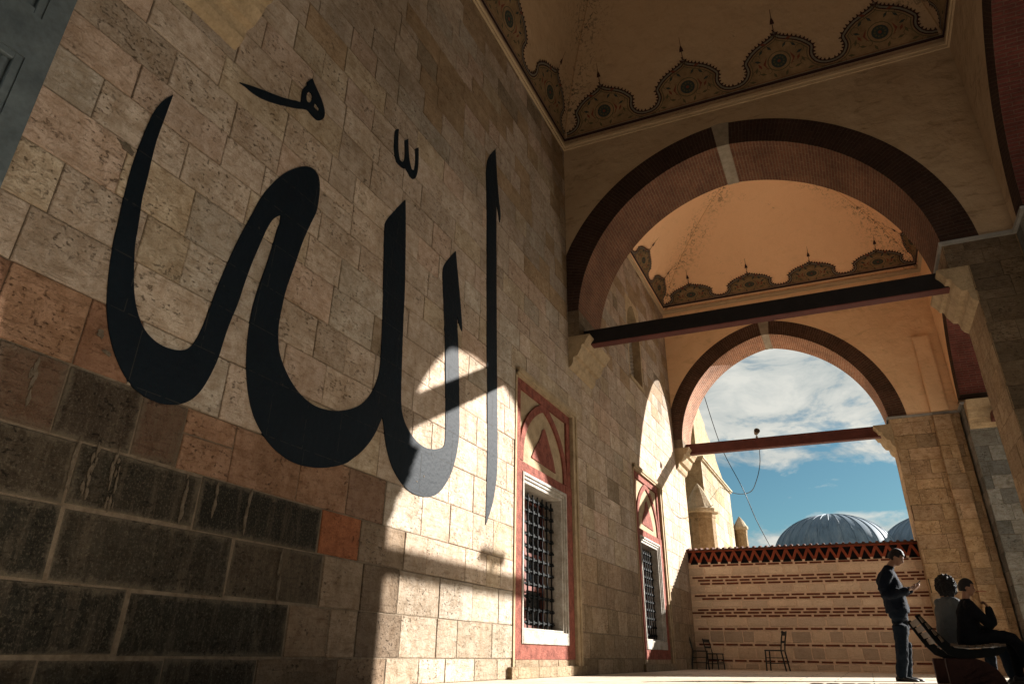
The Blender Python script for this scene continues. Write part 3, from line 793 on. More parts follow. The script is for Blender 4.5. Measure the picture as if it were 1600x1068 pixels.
# ------------------------------------------------------------------ arches
XR, XO = 3.0, 4.1                     # inner and outer face of the outer arcade
CORN = 9.55
def arch_curve(half, cp, z0, zc, extra, n):
    """list of (frac, du, z) for the right-hand side, from the clip height zc to the apex"""
    Rr = half+cp+extra
    th0 = math.asin(max(0.0, (zc-z0)/Rr)); th1 = math.acos(cp/Rr)
    return [(-cp+Rr*math.cos(th0+(th1-th0)*i/n), z0+Rr*math.sin(th0+(th1-th0)*i/n)) for i in range(n+1)]
def make_arch(parent, M, c, half, cp, z0, zc, th, v0, v1, u0, u1, top, mats, skew=True, n=48, key=0.024):
    """M(u, v, z) -> xyz.  v0/v1 = front/back faces."""
    ring_m, soff_m, plas_m = mats
    I = arch_curve(half, cp, z0, zc, 0, n); E = arch_curve(half, cp, z0, zc, th, n)
    bm = bmesh.new(); UV = bm.loops.layers.uv.verify()
    def quad(pts, uvs, mi):
        f = bm.faces.new([bm.verts.new(p) for p in pts]); f.material_index = mi
        for l, q in zip(f.loops, uvs): l[UV].uv = q
    rl = half+cp
    arcL = rl*(math.acos(cp/rl)-math.asin(max(0, (zc-z0)/rl)))
    nk = int(n*(1-key))
    def lerp(P, t):
        i = min(int(t*n), n-1); f = t*n-i
        return (P[i][0]*(1-f)+P[i+1][0]*f, P[i][1]*(1-f)+P[i+1][1]*f)
    T = [(1-key)*i/n for i in range(n+1)]
    va, vb = v0-0.004, v1+0.004
    for s in (1, -1):
        for i in range(n):
            a, b = lerp(I, T[i]), lerp(I, T[i+1]); d, e = lerp(E, T[i]), lerp(E, T[i+1])
            sa, sb = T[i]*arcL, T[i+1]*arcL
            A = lambda p, v: M(c+s*p[0], v, p[1])
            quad([A(a, va), A(b, va), A(e, va), A(d, va)], [(0, sa), (0, sb), (th, sb), (th, sa)], 0)
            quad([A(a, vb), A(b, vb), A(e, vb), A(d, vb)], [(0, sa), (0, sb), (th, sb), (th, sa)], 0)
            quad([A(a, va), A(b, va), A(b, vb), A(a, vb)], [(0, sa), (0, sb), (v1-v0, sb), (v1-v0, sa)], 1)
            quad([A(d, va), A(e, va), A(e, vb), A(d, vb)], [(0, sa), (0, sb), (v1-v0, sb), (v1-v0, sa)], 0)
        a, d = lerp(I, 0), lerp(E, 0)
        quad([A(a, va), A(d, va), A(d, vb), A(a, vb)], [(0, 0)]*4, 0)
    bmesh.ops.remove_doubles(bm, verts=bm.verts[:], dist=0.0005)
    obj('brick_ring', bm, [ring_m, soff_m], parent, skew)
    # keystone
    bm = bmesh.new()
    K = [lerp(I, 1-key), lerp(I, 1-key/2), lerp(I, 1.0)]
    Ee = [lerp(E, 1-key*1.25), lerp(E, 1.0)]
    poly = [(c+K[0][0], K[0][1]-.01), (c+Ee[0][0], Ee[0][1]+.01), (c, Ee[1][1]+.015), (c-Ee[0][0], Ee[0][1]+.01), (c-K[0][0], K[0][1]-.01), (c, K[2][1]-.012)]
    prism(bm, poly, lambda u, z, v: M(u, v, z), v0-0.010, v1+0.010)
    obj('keystone', bm, M_KEY, parent, skew)
    # plaster spandrels on both faces
    bm = bmesh.new()
    ext = [(c+p[0], p[1]) for p in E]+[(c-p[0], p[1]) for p in reversed(E)][1:]   # right to left
    ext = ext[::-1] if ext[0][0] > ext[-1][0] else ext                         # now ascending u
    clipped = []
    for i, (u, z) in enumerate(ext):
        if u0 < u < u1: clipped.append((u, z))
        elif i+1 < len(ext) and u <= u0 < ext[i+1][0]:
            t = (u0-u)/(ext[i+1][0]-u); clipped.append((u0, z+(ext[i+1][1]-z)*t))
        elif i > 0 and ext[i-1][0] < u1 <= u:
            t = (u1-ext[i-1][0])/(u-ext[i-1][0]); clipped.append((u1, ext[i-1][1]+(z-ext[i-1][1])*t))
    if clipped[0][0] > u0+1e-4: clipped = [(u0, zc), (clipped[0][0], zc)]+clipped
    if clipped[-1][0] < u1-1e-4: clipped = clipped+[(clipped[-1][0], zc), (u1, zc)]
    for v in (v0, v1):
        B = [bm.verts.new(M(u, v, z)) for u, z in clipped]; Tt = [bm.verts.new(M(u, v, top)) for u, z in clipped]
        for i in range(len(B)-1):
            if clipped[i+1][0]-clipped[i][0] < 1e-6: continue
            bm.faces.new([B[i], B[i+1], Tt[i+1], Tt[i]])
    f = bm.faces.new([bm.verts.new(p) for p in (M(u0, v0, top), M(u1, v0, top), M(u1, v1, top), M(u0, v1, top))])
    obj('plaster_spandrel', bm, plas_m, parent, skew, fix=False)
MX = lambda u, v, z: (u, v, z)
MY = lambda u, v, z: (v, u, z)
BRK = [(0, -0.60), (.055, -.56), (.085, -.50), (.09, -.44), (.105, -.40), (.17, -.385), (.20, -.33), (.235, -.27), (.25, -.20), (.27, -.175), (.31, -.17), (.33, -.12), (.37, -.06), (.40, -.03), (.405, 0), (0, 0)]
def console(parent, u, sgn, z, v0, v1, M=MX, skew=True):
    bm = bmesh.new()
    prism(bm, [(u+sgn*a, z+b) for a, b in BRK], lambda p, q, d: M(p, d, q), v0, v1)
    return obj('carved_console', bm, M_CONSOLE, parent, skew)
PBR = [(0.62, 0.43, 0.26), (0.57, 0.40, 0.24), (0.66, 0.47, 0.29), (0.60, 0.42, 0.27), (0.52, 0.38, 0.25)]
def pier_tone(u, v, r):
    c = r.choice(PBR); k = r.uniform(.85, 1.12); return tuple(x*k for x in c), 0.004, 0.005
def pier_grey(u, v, r):
    c = r.choice([(0.22, 0.22, 0.21), (0.27, 0.27, 0.255), (0.17, 0.175, 0.17), (0.29, 0.285, 0.265)]); k = r.uniform(.85, 1.12); return tuple(x*k for x in c), 0.004, 0.005
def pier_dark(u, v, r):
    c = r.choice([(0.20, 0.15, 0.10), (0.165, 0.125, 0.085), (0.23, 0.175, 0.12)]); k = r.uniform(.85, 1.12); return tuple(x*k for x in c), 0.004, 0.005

def pier_mid(u, v, r):
    c = r.choice([(0.42, 0.30, 0.18), (0.37, 0.265, 0.165), (0.45, 0.33, 0.21)]); k = r.uniform(.85, 1.12); return tuple(x*k for x in c), 0.004, 0.005
def cross_arch(label, a, b, c, half, cp, z0, zs, jamb, beam_z, beam_v, beam_mat, seed, face_tone, pilaster=False, order='', ring_w=0.48, plas=None):
    rr = random.Random(seed)
    A = thing('masonry_arch', label, 'arch', (0, 0, 0), group='brick arches spanning the portico')
    make_arch(A, MX, c, half, cp, z0, zs, ring_w, a, b, WX, XO, CORN+0.3, (M_RING2, M_SOFFIT2, plas) if plas else (M_RING, M_SOFFIT, M_PLASTER))  # far arch takes lighter brick and plaster copies, standing in for stronger light
    right = c+half
    # imposts
    bm = bmesh.new()
    sb = beam_z+0.06
    ashlar_box(bm, right-0.01, XR, a, b, sb, zs, rr, face_tone, 0.25)
    plain_tone(bm, (0.16, 0.115, 0.07))
    obj('impost', bm, M_PIER, A, True)
    bm = bmesh.new()
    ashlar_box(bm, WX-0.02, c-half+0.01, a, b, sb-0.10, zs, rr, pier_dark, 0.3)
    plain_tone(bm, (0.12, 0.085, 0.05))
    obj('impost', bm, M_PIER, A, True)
    console(A, jamb, -1, sb, a+0.002, b-0.002)
    console(A, WX-0.01, 1, sb-0.1, a+0.002, b-0.002)
    # pier (cross-shaped)
    bm = bmesh.new()
    ashlar_box(bm, jamb, XR-0.02, a, b, FZ, sb, rr, face_tone, 0.33)
    plain_tone(bm, (0.16, 0.115, 0.07))
    P1 = obj('pier', bm, M_PIER, A, True)
    bm = bmesh.new()
    y0, y1 = a-0.61, b+0.61
    ashlar_box(bm, XR, XO, y0, y1, FZ, zs, rr, pier_grey, 0.33)
    plain_tone(bm, (0.16, 0.115, 0.07))
    obj('pier', bm, M_PIER, A, True)['label'] = 'grey outer limb of the pier'
    if pilaster:
        bm = bmesh.new()
        ashlar_box(bm, 2.40, 2.78, a-0.13, a-0.015, FZ, 5.44, rr, pier_tone, 0.36, 0.5, 0.7, 'wes')
        plain_tone(bm, (0.30, 0.22, 0.14))
        obj('pilaster', bm, M_PIER, A, True)
        bm = bmesh.new(); box(bm, 2.405, 2.775, a-0.125, a-0.012, 5.54, 7.55)
        bmesh.ops.bevel(bm, geom=[e for e in bm.edges if e.calc_length() > 1], offset=0.02, segments=2, affect='EDGES')
        obj('plastered_shaft', bm, M_PLASTER2, A, True)
    # grey string moulding around the springing
    bm = bmesh.new()
    e = 0.045
    path = [(XO, y0-e), (XR-e, y0-e), (XR-e, a-e), (right-e, a-e), (right-e, b+e), (XR-e, b+e), (XR-e, y1+e), (XO, y1+e)]
    inner = [(XO, y0+.01), (XR+.01, y0+.01), (XR+.01, a+.01), (right+.01, a+.01), (right+.01, b-.01), (XR+.01, b-.01), (XR+.01, y1-.01), (XO, y1-.01)]
    rows_ = [[bm.verts.new((x_, y_, z_)) for x_, y_ in P_] for P_, z_ in ((inner, zs-.026), (path, zs-.026), (path, zs+.03), (inner, zs+.03))]
    for ra, rb2 in zip(rows_, rows_[1:]):
        for k_ in range(len(path)-1): bm.faces.new([ra[k_], ra[k_+1], rb2[k_+1], rb2[k_]])
    obj('string_moulding', bm, M_STRING, A, True)
    # tie beam
    bm = bmesh.new()
    box(bm, c-half-0.02, right+0.05, beam_v-0.10, beam_v+0.10, beam_z-0.145, beam_z+0.145)
    bmesh.ops.bevel(bm, geom=bm.edges[:], offset=0.012, segments=1, affect='EDGES')
    bmesh.ops.recalc_face_normals(bm, faces=bm.faces[:]); bm.normal_update()
    for f in bm.faces:
        if f.normal.z < -0.5: f.material_index = 1
    obj('tie_beam', bm, [beam_mat, M_BEAMRED], A, True)
    # carved brackets on the outer limb, facing along the arcade
    console(A, y0, -1, zs-0.03, XR+0.02, XO-0.02, MY)
    console(A, y1, 1, zs-0.03, XR+0.02, XO-0.02, MY)
    return A
cross_arch('nearer wide brick arch with black tie beam, framing the bright vault', 10.46, 11.66, -0.82, 2.88, 0.23, 5.47, 5.70, 2.3, 5.23, 10.80, M_BEAM, 11, {'*': pier_mid, 's': pier_dark}, ring_w=0.50)  # darker tone on the pier front only: its shade is put into the colour
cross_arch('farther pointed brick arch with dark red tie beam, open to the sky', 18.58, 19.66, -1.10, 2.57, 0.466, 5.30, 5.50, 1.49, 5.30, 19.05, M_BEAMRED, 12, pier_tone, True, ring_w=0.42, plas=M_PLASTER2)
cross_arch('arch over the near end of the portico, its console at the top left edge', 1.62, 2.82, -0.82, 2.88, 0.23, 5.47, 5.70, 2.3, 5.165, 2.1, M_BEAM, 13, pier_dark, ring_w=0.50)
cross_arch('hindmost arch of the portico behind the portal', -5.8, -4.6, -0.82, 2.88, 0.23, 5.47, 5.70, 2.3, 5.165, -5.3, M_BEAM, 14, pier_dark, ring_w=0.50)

def outer_arch(label, y0, y1, seed, z0=5.05, plas=None):
    c = (y0+y1)/2
    A = thing('arcade_arch', label, 'arch', (0, 0, 0), group='outer arches facing the courtyard')
    h = (y1-y0)/2-0.61
    make_arch(A, MY, c, h, 0.16, z0, 5.70, 0.42, XR, XO, y0+0.002, y1-0.002, CORN+0.3, (M_RING, M_RED_OUT, plas or M_PLASTER))
    bm = bmesh.new()
    box(bm, XR+0.45, XR+0.65, c-h-0.02, c+h+0.02, 4.97, 5.14)
    obj('tie_beam', bm, M_BEAMRED, A, True)
    return A
outer_arch('tall outer brick arch of the far bay seen edge-on above the grey pier', 11.66, 18.58, 1, 5.05, M_PLASTER2)
outer_arch('dark outer brick arch curving along the top right corner', 2.82, 10.46, 2, 5.22)
outer_arch('outer arch of the portal bay', -4.6, 1.62, 3)

# ------------------------------------------------------------------ vaults
M_ORN = [simple('painted_ochre', (0.27, 0.175, 0.09), .9, var=.8, sc=3), simple('painted_maroon', (0.035, 0.012, 0.010), .9, var=.4),
         simple('painted_greyblue', (0.17, 0.15, 0.115), .9, var=.4), simple('painted_teal', (0.028, 0.040, 0.036), .9, var=.3),
         simple('painted_red', (0.17, 0.045, 0.025), .9, var=.4), simple('painted_olive', (0.085, 0.07, 0.035), .9, var=.3)]
LOBE = [(0, 1.0), (.04, .945), (.09, .90), (.18, .86), (.28, .82), (.38, .77), (.47, .705), (.54, .635), (.595, .57), (.61, .52), (.60, .47), (.585, .42), (.582, .37), (.595, .325), (.63, .265), (.685, .22), (.755, .195), (.83, .19)]
def vault(label, y0, y1, rise, ex, lobe_h, vm=None):
    x0, x1 = WX, XR; hw = (x1-x0)/2; hy = (y1-y0)/2
    A = thing('painted_vault', label, 'vault', (0, 0, 0), group='plastered vaults of the portico')
    def prof(t):
        u = min(max(t/hw, 0), 1); return CORN+rise*(1-(1-u)**2)**ex
    N = 40
    ts = [hw*(1-math.cos(math.pi/2*(i/N)**1.15)) for i in range(N+1)]; ts[-1] = hw
    # slope length table
    tab = [(0, 0)]
    for i in range(1, 400):
        t0_, t1_ = hw*((i-1)/399)**2, hw*(i/399)**2
        tab.append((tab[-1][0]+math.hypot(t1_-t0_, prof(t1_)-prof(t0_)), t1_))
    def t_of(L):
        for (a, ta), (b, tb) in zip(tab, tab[1:]):
            if b >= L: return ta+(tb-ta)*(L-a)/(b-a)
        return hw
    def face(k, s, t):
        """k: side, s: position along the edge from its centre, t: inset"""
        r = hy/hw
        if k == 0: return Vector(((x0+x1)/2+s, y1-t*r, prof(t)))
        if k == 1: return Vector((x0+t, (y0+y1)/2+s, prof(t)))
        if k == 2: return Vector(((x0+x1)/2-s, y0+t*r, prof(t)))
        return Vector((x1-t, (y0+y1)/2-s, prof(t)))
    bm = bmesh.new(); CR = bm.verts.layers.float.new('crease')
    for k in range(4):
        R = []
        for t in ts:
            h_ = (hw if k in (0, 2) else hy)*(1-t/hw)
            row = []
            for j in (-12, -11.9, -11.6, -11, -10, -8, -6, -4, -2, 0, 2, 4, 6, 8, 10, 11, 11.6, 11.9, 12):
                v_ = bm.verts.new(face(k, h_*j/12, t)); dcr = h_*(1-abs(j)/12)
                v_[CR] = max(0.0, 1-dcr/0.65) if t > 0.02 else 0.4; row.append(v_)
            R.append(row)
        for a, b in zip(R, R[1:]):
            for j in range(18):
                try: bm.faces.new([a[j], a[j+1], b[j+1], b[j]])
                except ValueError: pass
    bmesh.ops.remove_doubles(bm, verts=bm.verts[:], dist=0.001)
    for v in bm.verts: v.co.y += v.co.x*SK
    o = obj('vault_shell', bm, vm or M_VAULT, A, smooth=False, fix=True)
    # ornament
    def P(k, s, L, off=0.012):
        t = t_of(max(L, 0)+0.10); e = 0.02
        p = face(k, s, t)
        q = face(k, s, min(t+e, hw)); tan = (q-p)
        al = face(k, s+0.01, t)-p
        n = tan.cross(al); n.normalize()
        cen = Vector(((x0+x1)/2, (y0+y1)/2, CORN-2))
        if n.dot(cen-p) < 0: n = -n
        return p+n*off
    bm = bmesh.new()
    def strip(k, A_, B_, off, mi):
        for (a, b, c_, d) in zip(A_, A_[1:], B_[1:], B_):
            f = bm.faces.new([bm.verts.new(P(k, p[0], p[1], off)) for p in (a, b, c_, d)]); f.material_index = mi
    def patch(k, poly, off, mi, sub=0):
        b2 = bmesh.new()
        V = [b2.verts.new((p[0], p[1], 0)) for p in poly]
        for t in tessellate_polygon([[Vector((p[0], p[1], 0)) for p in poly]]):
            try: b2.faces.new([V[i] for i in t])
            except ValueError: pass
        for _ in range(sub):
            es = [e for e in b2.edges if abs(e.verts[0].co.y-e.verts[1].co.y) > 0.07 or (e.verts[0].co-e.verts[1].co).length > .5]
            if not es: break
            bmesh.ops.subdivide_edges(b2, edges=es, cuts=1)
            bmesh.ops.triangulate(b2, faces=b2.faces[:])
        mp_ = {v: bm.verts.new(P(k, v.co.x, v.co.y, off)) for v in b2.verts}
        for f in b2.faces: bm.faces.new([mp_[v] for v in f.verts]).material_index = mi
        b2.free()
    def circ(cx_, cy_, rx, ry, n=14): return [(cx_+rx*math.cos(2*math.pi*i/n), cy_+ry*math.sin(2*math.pi*i/n)) for i in range(n)]
    ro = random.Random(int(y0*10))
    for k in range(4):
        half = hw if k in (0, 2) else hy
        n = 4; w = 2*(half-0.10)/n
        sc = w/1.66
        for i in range(n):
            c_ = -half+0.10+w*(i+.5)
            H = lobe_h
            right = [(x*sc, z*H) for x, z in LOBE]; right[-1] = (w/2, right[-1][1])
            full = [(-x, z) for x, z in reversed(right)]+right[1:]
            # refine
            fr = []
            for a, b in zip(full, full[1:]):
                for q in range(3): fr.append((a[0]+(b[0]-a[0])*q/3, a[1]+(b[1]-a[1])*q/3))
            fr.append(full[-1])
            # clip at the corner crease: t must be below half-|s|
            def lim(p):
                s, z = p[0]+c_, p[1]
                m = half-abs(s)
                tt = t_of(max(z, 0))
                if tt > m-0.01 and z > 0:
                    lo, hi = 0, z
                    for _ in range(12):
                        md = (lo+hi)/2
                        if t_of(md) > m-0.01: hi = md
                        else: lo = md
                    z = lo
                return (s, z)
            def inset(F, d):
                R = []
                for j, p in enumerate(F):
                    a = F[max(j-1, 0)]; b = F[min(j+1, len(F)-1)]
                    dx, dz = b[0]-a[0], b[1]-a[1]; L_ = math.hypot(dx, dz) or 1
                    R.append((p[0]+dz/L_*d, p[1]-dx/L_*d))
                R[0] = (F[0][0], F[0][1]-d); R[-1] = (F[-1][0], F[-1][1]-d)
                return R
            f0 = fr; f1 = inset(fr, 0.022); f2 = inset(fr, 0.055); f3 = inset(fr, 0.078)
            G = [[lim(p) for p in F] for F in (f0, f1, f2, f3)]
            strip(k, G[0], G[1], 0.016, 1); strip(k, G[1], G[2], 0.0165, 2); strip(k, G[2], G[3], 0.017, 1)
            f4 = [lim(p) for p in inset(fr, 0.105)]; f5 = [lim(p) for p in inset(fr, 0.118)]
            strip(k, f4, f5, 0.0185, 5)
            body = [lim((-w/2, 0.02))]+G[3]+[lim((w/2, 0.02))]
            cleaned = [body[0]]
            for p in body[1:]:
                if math.hypot(p[0]-cleaned[-1][0], p[1]-cleaned[-1][1]) > 0.004: cleaned.append(p)
            patch(k, cleaned, 0.0145, 0, 3)
            # saw teeth
            acc = 0
            for j in range(1, len(fr)):
                a, b = fr[j-1], fr[j]; L_ = math.hypot(b[0]-a[0], b[1]-a[1]); acc += L_
                if acc > 0.058:
                    acc = 0
                    dx, dz = (b[0]-a[0])/L_, (b[1]-a[1])/L_
                    m = b; nx, nz = -dz, dx
                    tri = [lim((m[0]-dx*.022, m[1]-dz*.022)), lim((m[0]+dx*.022, m[1]+dz*.022)), lim((m[0]+nx*.045, m[1]+nz*.045))]
                    if abs(tri[2][0]) < half-0.12: patch(k, tri, 0.0155, 1)
            # finial spear
            zt_ = H
            patch(k, [(c_-.006, zt_), (c_+.006, zt_), (c_+.006, zt_+.14), (c_-.006, zt_+.14)], 0.0155, 1)
            patch(k, [(c_-.04, zt_+.13), (c_+.04, zt_+.13), (c_+.03, zt_+.19), (c_, zt_+.27), (c_-.03, zt_+.19)], 0.0158, 1)
            patch(k, [(c_-.005, zt_+.26), (c_+.005, zt_+.26), (c_+.003, zt_+.42), (c_-.003, zt_+.42)], 0.0155, 1)
            # rosette with petals, leaves, scrolls
            rz = 0.42*H; q = sc
            patch(k, circ(c_, rz, .20*q, .19*H, 18), 0.0175, 5); patch(k, circ(c_, rz, .185*q, .175*H, 18), 0.0182, 0)
            patch(k, circ(c_, rz, .135*q, .13*H, 16), 0.0188, 3)
            for a in range(10):
                an = a*math.pi/5
                patch(k, circ(c_+.085*q*math.cos(an), rz+.08*H*math.sin(an), .02*q, .02*H, 6), 0.0194, 5)
            patch(k, circ(c_, rz, .03*q, .03*H, 8), 0.0194, 4)
            for sx in (-1, 1):
                patch(k, [(c_+sx*.185*q, rz-.14*H), (c_+sx*.235*q, rz-.02*H), (c_+sx*.20*q, rz+.12*H), (c_+sx*.275*q, rz-.0*H)], 0.0190, 4)
                for (lx, lz, an, mi) in ((.13, .70, .9, 3), (.28, .66, 2.3, 3), (.36, .50, .4, 3), (.40, .34, 1.9, 5), (.30, .24, .3, 5), (.50, .14, 0.2, 5), (.70, .07, 0.0, 5), (.10, .16, 1.2, 5), (.22, .80, .1, 4), (.33, .40, 1.1, 4)):
                    lx *= q*sx; an = an if sx > 0 else math.pi-an
                    if lx*sx > w/2-.05: continue
                    L_ = .062
                    ca, sa = math.cos(an), math.sin(an)
                    patch(k, [(c_+lx-L_*ca, lz*H-L_*sa), (c_+lx+.022*sa, lz*H-.022*ca), (c_+lx+L_*ca, lz*H+L_*sa), (c_+lx-.026*sa, lz*H+.026*ca)], 0.0190, mi)
                # curling stems
                for (qx, qz, rr_, a0_, a1_) in ((.36, .56, .09, -1, 3.2), (.40, .28, .075, 0, 4.4), (.20, .26, .07, 1, 5), (.62, .085, .05, 0, 4), (.22, .72, .06, -.5, 3)):
                    Aa, Bb = [], []
                    for j in range(9):
                        an = a0_+(a1_-a0_)*j/8; r_ = rr_*(1-j/16)
                        ppx = qx*q*sx+sx*r_*math.cos(an)
                        Aa.append(lim((ppx, qz*H+r_*math.sin(an)))); Bb.append(lim((ppx+sx*.009*math.cos(an), qz*H+(r_+.009)*math.sin(an))))
                    if all(abs(p_[0]) < half-.2 for p_ in Aa): strip(k, Aa, Bb, 0.0187, 5)
        # base bands
        for (l0, l1, mi, off) in ((0.0, 0.055, 1, 0.020), (0.055, 0.068, 2, 0.021), (0.085, 0.093, 4, 0.0205)):
            for j in range(40):
                s0, s1 = -half+2*half*j/40, -half+2*half*(j+1)/40
                cl_ = lambda s: max(-half+.03, min(half-.03, s))
                patch(k, [(cl_(s0), l0), (cl_(s1), l0), (cl_(s1), l1), (cl_(s0), l1)], off, mi)
    for v in bm.verts: v.co.y += v.co.x*SK
    o = obj('painted_border', bm, M_ORN, A, fix=False)
    # cornice moulding
    bm = bmesh.new()
    for (pr, z0_, z1_) in ((0.03, CORN-0.12, CORN-0.065), (0.055, CORN-0.065, CORN-0.002)):
        box(bm, x0, x1, y1-pr, y1+.01, z0_, z1_); box(bm, x0, x1, y0-.01, y0+pr, z0_, z1_)
        box(bm, x0-.01, x0+pr, y0+pr, y1-pr, z0_, z1_); box(bm, x1-pr, x1+.01, y0+pr, y1-pr, z0_, z1_)
    for v in bm.verts: v.co.y += v.co.x*SK
    obj('cornice', bm, M_CORN, A)
    return A
vault('dim near vault with large scalloped painted border, over the calligraphy', 2.82, 10.46, 4.5, 0.80, 1.02)
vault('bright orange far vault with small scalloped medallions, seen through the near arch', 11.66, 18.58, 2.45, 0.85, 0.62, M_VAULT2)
vault('vault of the portal bay behind the viewer', -4.6, 1.62, 4.5, 0.80, 1.02)
# soot-dark damage specks along the vault creases are part of the plaster material
# ------------------------------------------------------------------ low courtyard wall under the far arch
def low_wall():
    yF = 18.98
    A = thing('striped_courtyard_wall', 'low striped wall of pale stone and thin red brick with zigzag frieze, under the far arch', 'wall', (-1.2, yF, FZ))
    rr = random.Random(21)
    f = lambda u, v, d: (u, yF-d, v)
    def P(name, bm, mat):
        for v in bm.verts: v.co.y += v.co.x*SK*1.0
        o = obj(name, bm, mat, A); o.data.transform(Matrix.Translation(-A.location)); return o
    x0, x1 = -3.92, 1.56
    bm = bmesh.new(); box(bm, x0, x1, yF, yF+0.45, FZ, 2.20); box(bm, x0, x1, yF+0.12, yF+0.45, 2.20, 2.56)
    P('mortar_core', bm, M_JOINTWALL)
    rows = [(0.20, 1), (0.56, 1), (0.92, 1), (1.29, 3), (1.665, 2), (2.07, 3), (2.44, 1)]
    bmb = bmesh.new(); bms = bmesh.new()
    prev = FZ
    for ri, (zc_, k) in enumerate(rows):
        zc_ += FZ; hh = k*0.075/2
        def tn(u, v, r, low=(ri < 3)):
            c = r.choice([(0.88, 0.66, 0.48), (0.90, 0.69, 0.51), (0.82, 0.62, 0.46), (0.74, 0.56, 0.42)] if not low else [(0.72, 0.53, 0.38), (0.56, 0.42, 0.31), (0.80, 0.59, 0.42)])
            return c, 0.030, 0.012
        if zc_-hh-prev > 0.08:
            ashlar(bms, f, x0, x1, [prev+0.008, zc_-hh-0.005], rr, tn, 0.26 if ri < 3 else 0.34, 0.5 if ri < 3 else 0.78, chamfer=0.012)
        for j in range(k):
            z = zc_-hh+0.0375+j*0.075
            u = x0+rr.uniform(0, .3)
            while u < x1-0.1:
                L = rr.uniform(0.24, 0.31)
                e = min(u+L, x1-0.01); zz = z+rr.uniform(-.004, .004)
                box(bmb, u, e, yF-0.014+rr.uniform(-.003, .003), yF+0.01, zz-0.021, zz+0.021)
                u += L+0.055
        prev = zc_+hh
    P('stone_course', bms, M_LOWSTONE); P('brick_course', bmb, M_BRICK)
    # zigzag frieze
    bm = bmesh.new(); box(bm, x0, x1, yF+0.085, yF+0.12, 2.20, 2.53); P('frieze_recess', bm, M_FRIEZEBACK)
    bm = bmesh.new(); pitch = 0.255; u = x0+0.05; k = 0
    bk = bmesh.new()
    while u+pitch < x1:
        bar(bm, (u, yF+0.03, 2.225), (u+pitch/2, yF+0.03, 2.505), 0.06, 0.015, (0, 1, 0))
        bar(bm, (u+pitch/2, yF+0.031, 2.505), (u+pitch, yF+0.031, 2.225), 0.06, 0.015, (0, 1, 0))
        box(bk, u-0.028, u+0.028, yF-0.005, yF+0.05, 2.202, 2.245)
        u += pitch
    box(bm, x0, x1, yF-0.01, yF+0.10, 2.512, 2.545)
    P('zigzag_frieze', bm, M_FRIEZE); P('frieze_foot', bk, M_JOINTWALL)
    # coping of tiles
    bm = bmesh.new(); u = x0
    box(bm, x0, x1, yF-0.03, yF+0.5, 2.546, 2.575)
    while u < x1-0.05:
        w = 0.15
        tube(bm, [(u+.07, yF-0.09, 2.565), (u+.07, yF+0.20, 2.61), (u+.07, yF+0.5, 2.57)], 0.036, 8)
        u += w
    P('tile_coping', bm, M_TILE)
low_wall()

# ------------------------------------------------------------------ side wing of the mosque beyond the wall
def flank(A):
    rr = random.Random(5)
    def P(name, bm, mat, **k):
        o = obj(name, bm, mat, A, **k); o.data.transform(Matrix.Translation(-A.location)); return o
    def tn(u, v, r):
        c = r.choice([(0.46, 0.40, 0.31), (0.40, 0.35, 0.27), (0.50, 0.45, 0.36), (0.33, 0.28, 0.19), (0.38, 0.31, 0.17)]); return c, 0.008, 0.008
    bm = bmesh.new()
    X = -3.8; Y0, Y1 = 21.75, 27.2; ZC = 5.75
    box(bm, X-2.5, X-0.012, Y0, Y1, FZ, ZC)
    ashlar(bm, lambda u, v, d: (X-0.012+d, u, v), Y0, Y1, frange(FZ, ZC, .42, rr, .03), rr, tn, .5, 1.0)
    ashlar(bm, lambda u, v, d: (X-u, Y0+0.012-d, v), 0.0, 2.5, frange(FZ, ZC, .42, rr, .03), rr, tn, .5, 1.0)
    plain_tone(bm, (0.44, 0.36, 0.24)); P('wing_wall', bm, M_STONE)
    bm = bmesh.new()
    prism(bm, [(Y0, ZC+.1), (Y0, 9.0), (22.6, 8.25), (22.65, 8.42), (23.2, 7.85), (23.9, 7.6), (23.95, 7.42), (24.8, 7.1), (25.5, 6.85), (25.55, 6.7), (27.1, 6.0), (27.1, ZC+.1)], lambda a, b, d: (d, a, b), X-2.2, X-0.12)
    plain_tone(bm, (0.48, 0.40, 0.26)); P('sloping_parapet', bm, M_STONE)
    bm = bmesh.new()
    box(bm, X-2.4, X+0.06, Y0-.05, Y1+.06, ZC, ZC+.05); box(bm, X-2.4, X+0.10, Y0-.1, Y1+.1, ZC+.05, ZC+.11)
    P('cornice', bm, M_WEATH)
def turret(x, y, z0, zb, r, h, label):
    T_ = thing('engaged_turret', label, 'turret', (x, y, z0), group='small round turrets with conical caps')
    bm = bmesh.new(); lathe(bm, [(r*1.12, 0), (r*1.12, .3), (r, .35), (r, zb-z0-.15), (r*1.06, zb-z0-.12), (r*1.06, zb-z0)], 12)
    plain_tone(bm, (0.42, 0.32, 0.20))
    for f in bm.faces: f.smooth = False
    obj('shaft', bm, M_STONE, T_)
    bm = bmesh.new(); lathe(bm, [(r*1.06, zb-z0), (r*1.28, zb-z0+.03), (r*1.28, zb-z0+.12), (r*1.1, zb-z0+.16), (r*.7, zb-z0+.16+h*.45), (r*.3, zb-z0+.16+h*.8), (0.01, zb-z0+.16+h)], 12)
    obj('conical_cap', bm, M_WEATH, T_)
wing = thing('side_wing', 'sunlit pale stone side wing with sloping parapet beyond the striped wall, left', 'building', (-3.9, 24.5, FZ))
flank(wing)
turret(-3.90, 21.2, FZ, 3.92, 0.43, 0.80, 'nearer round stone turret with conical cap left of the low wall')
turret(-3.86, 29.5, FZ, 4.72, 0.24, 0.40, 'smaller farther round turret peeping over the striped wall')
back = thing('rear_wing', 'low far stretch of stone wall behind the farther turret', 'building', (-4.2, 29.5, FZ))
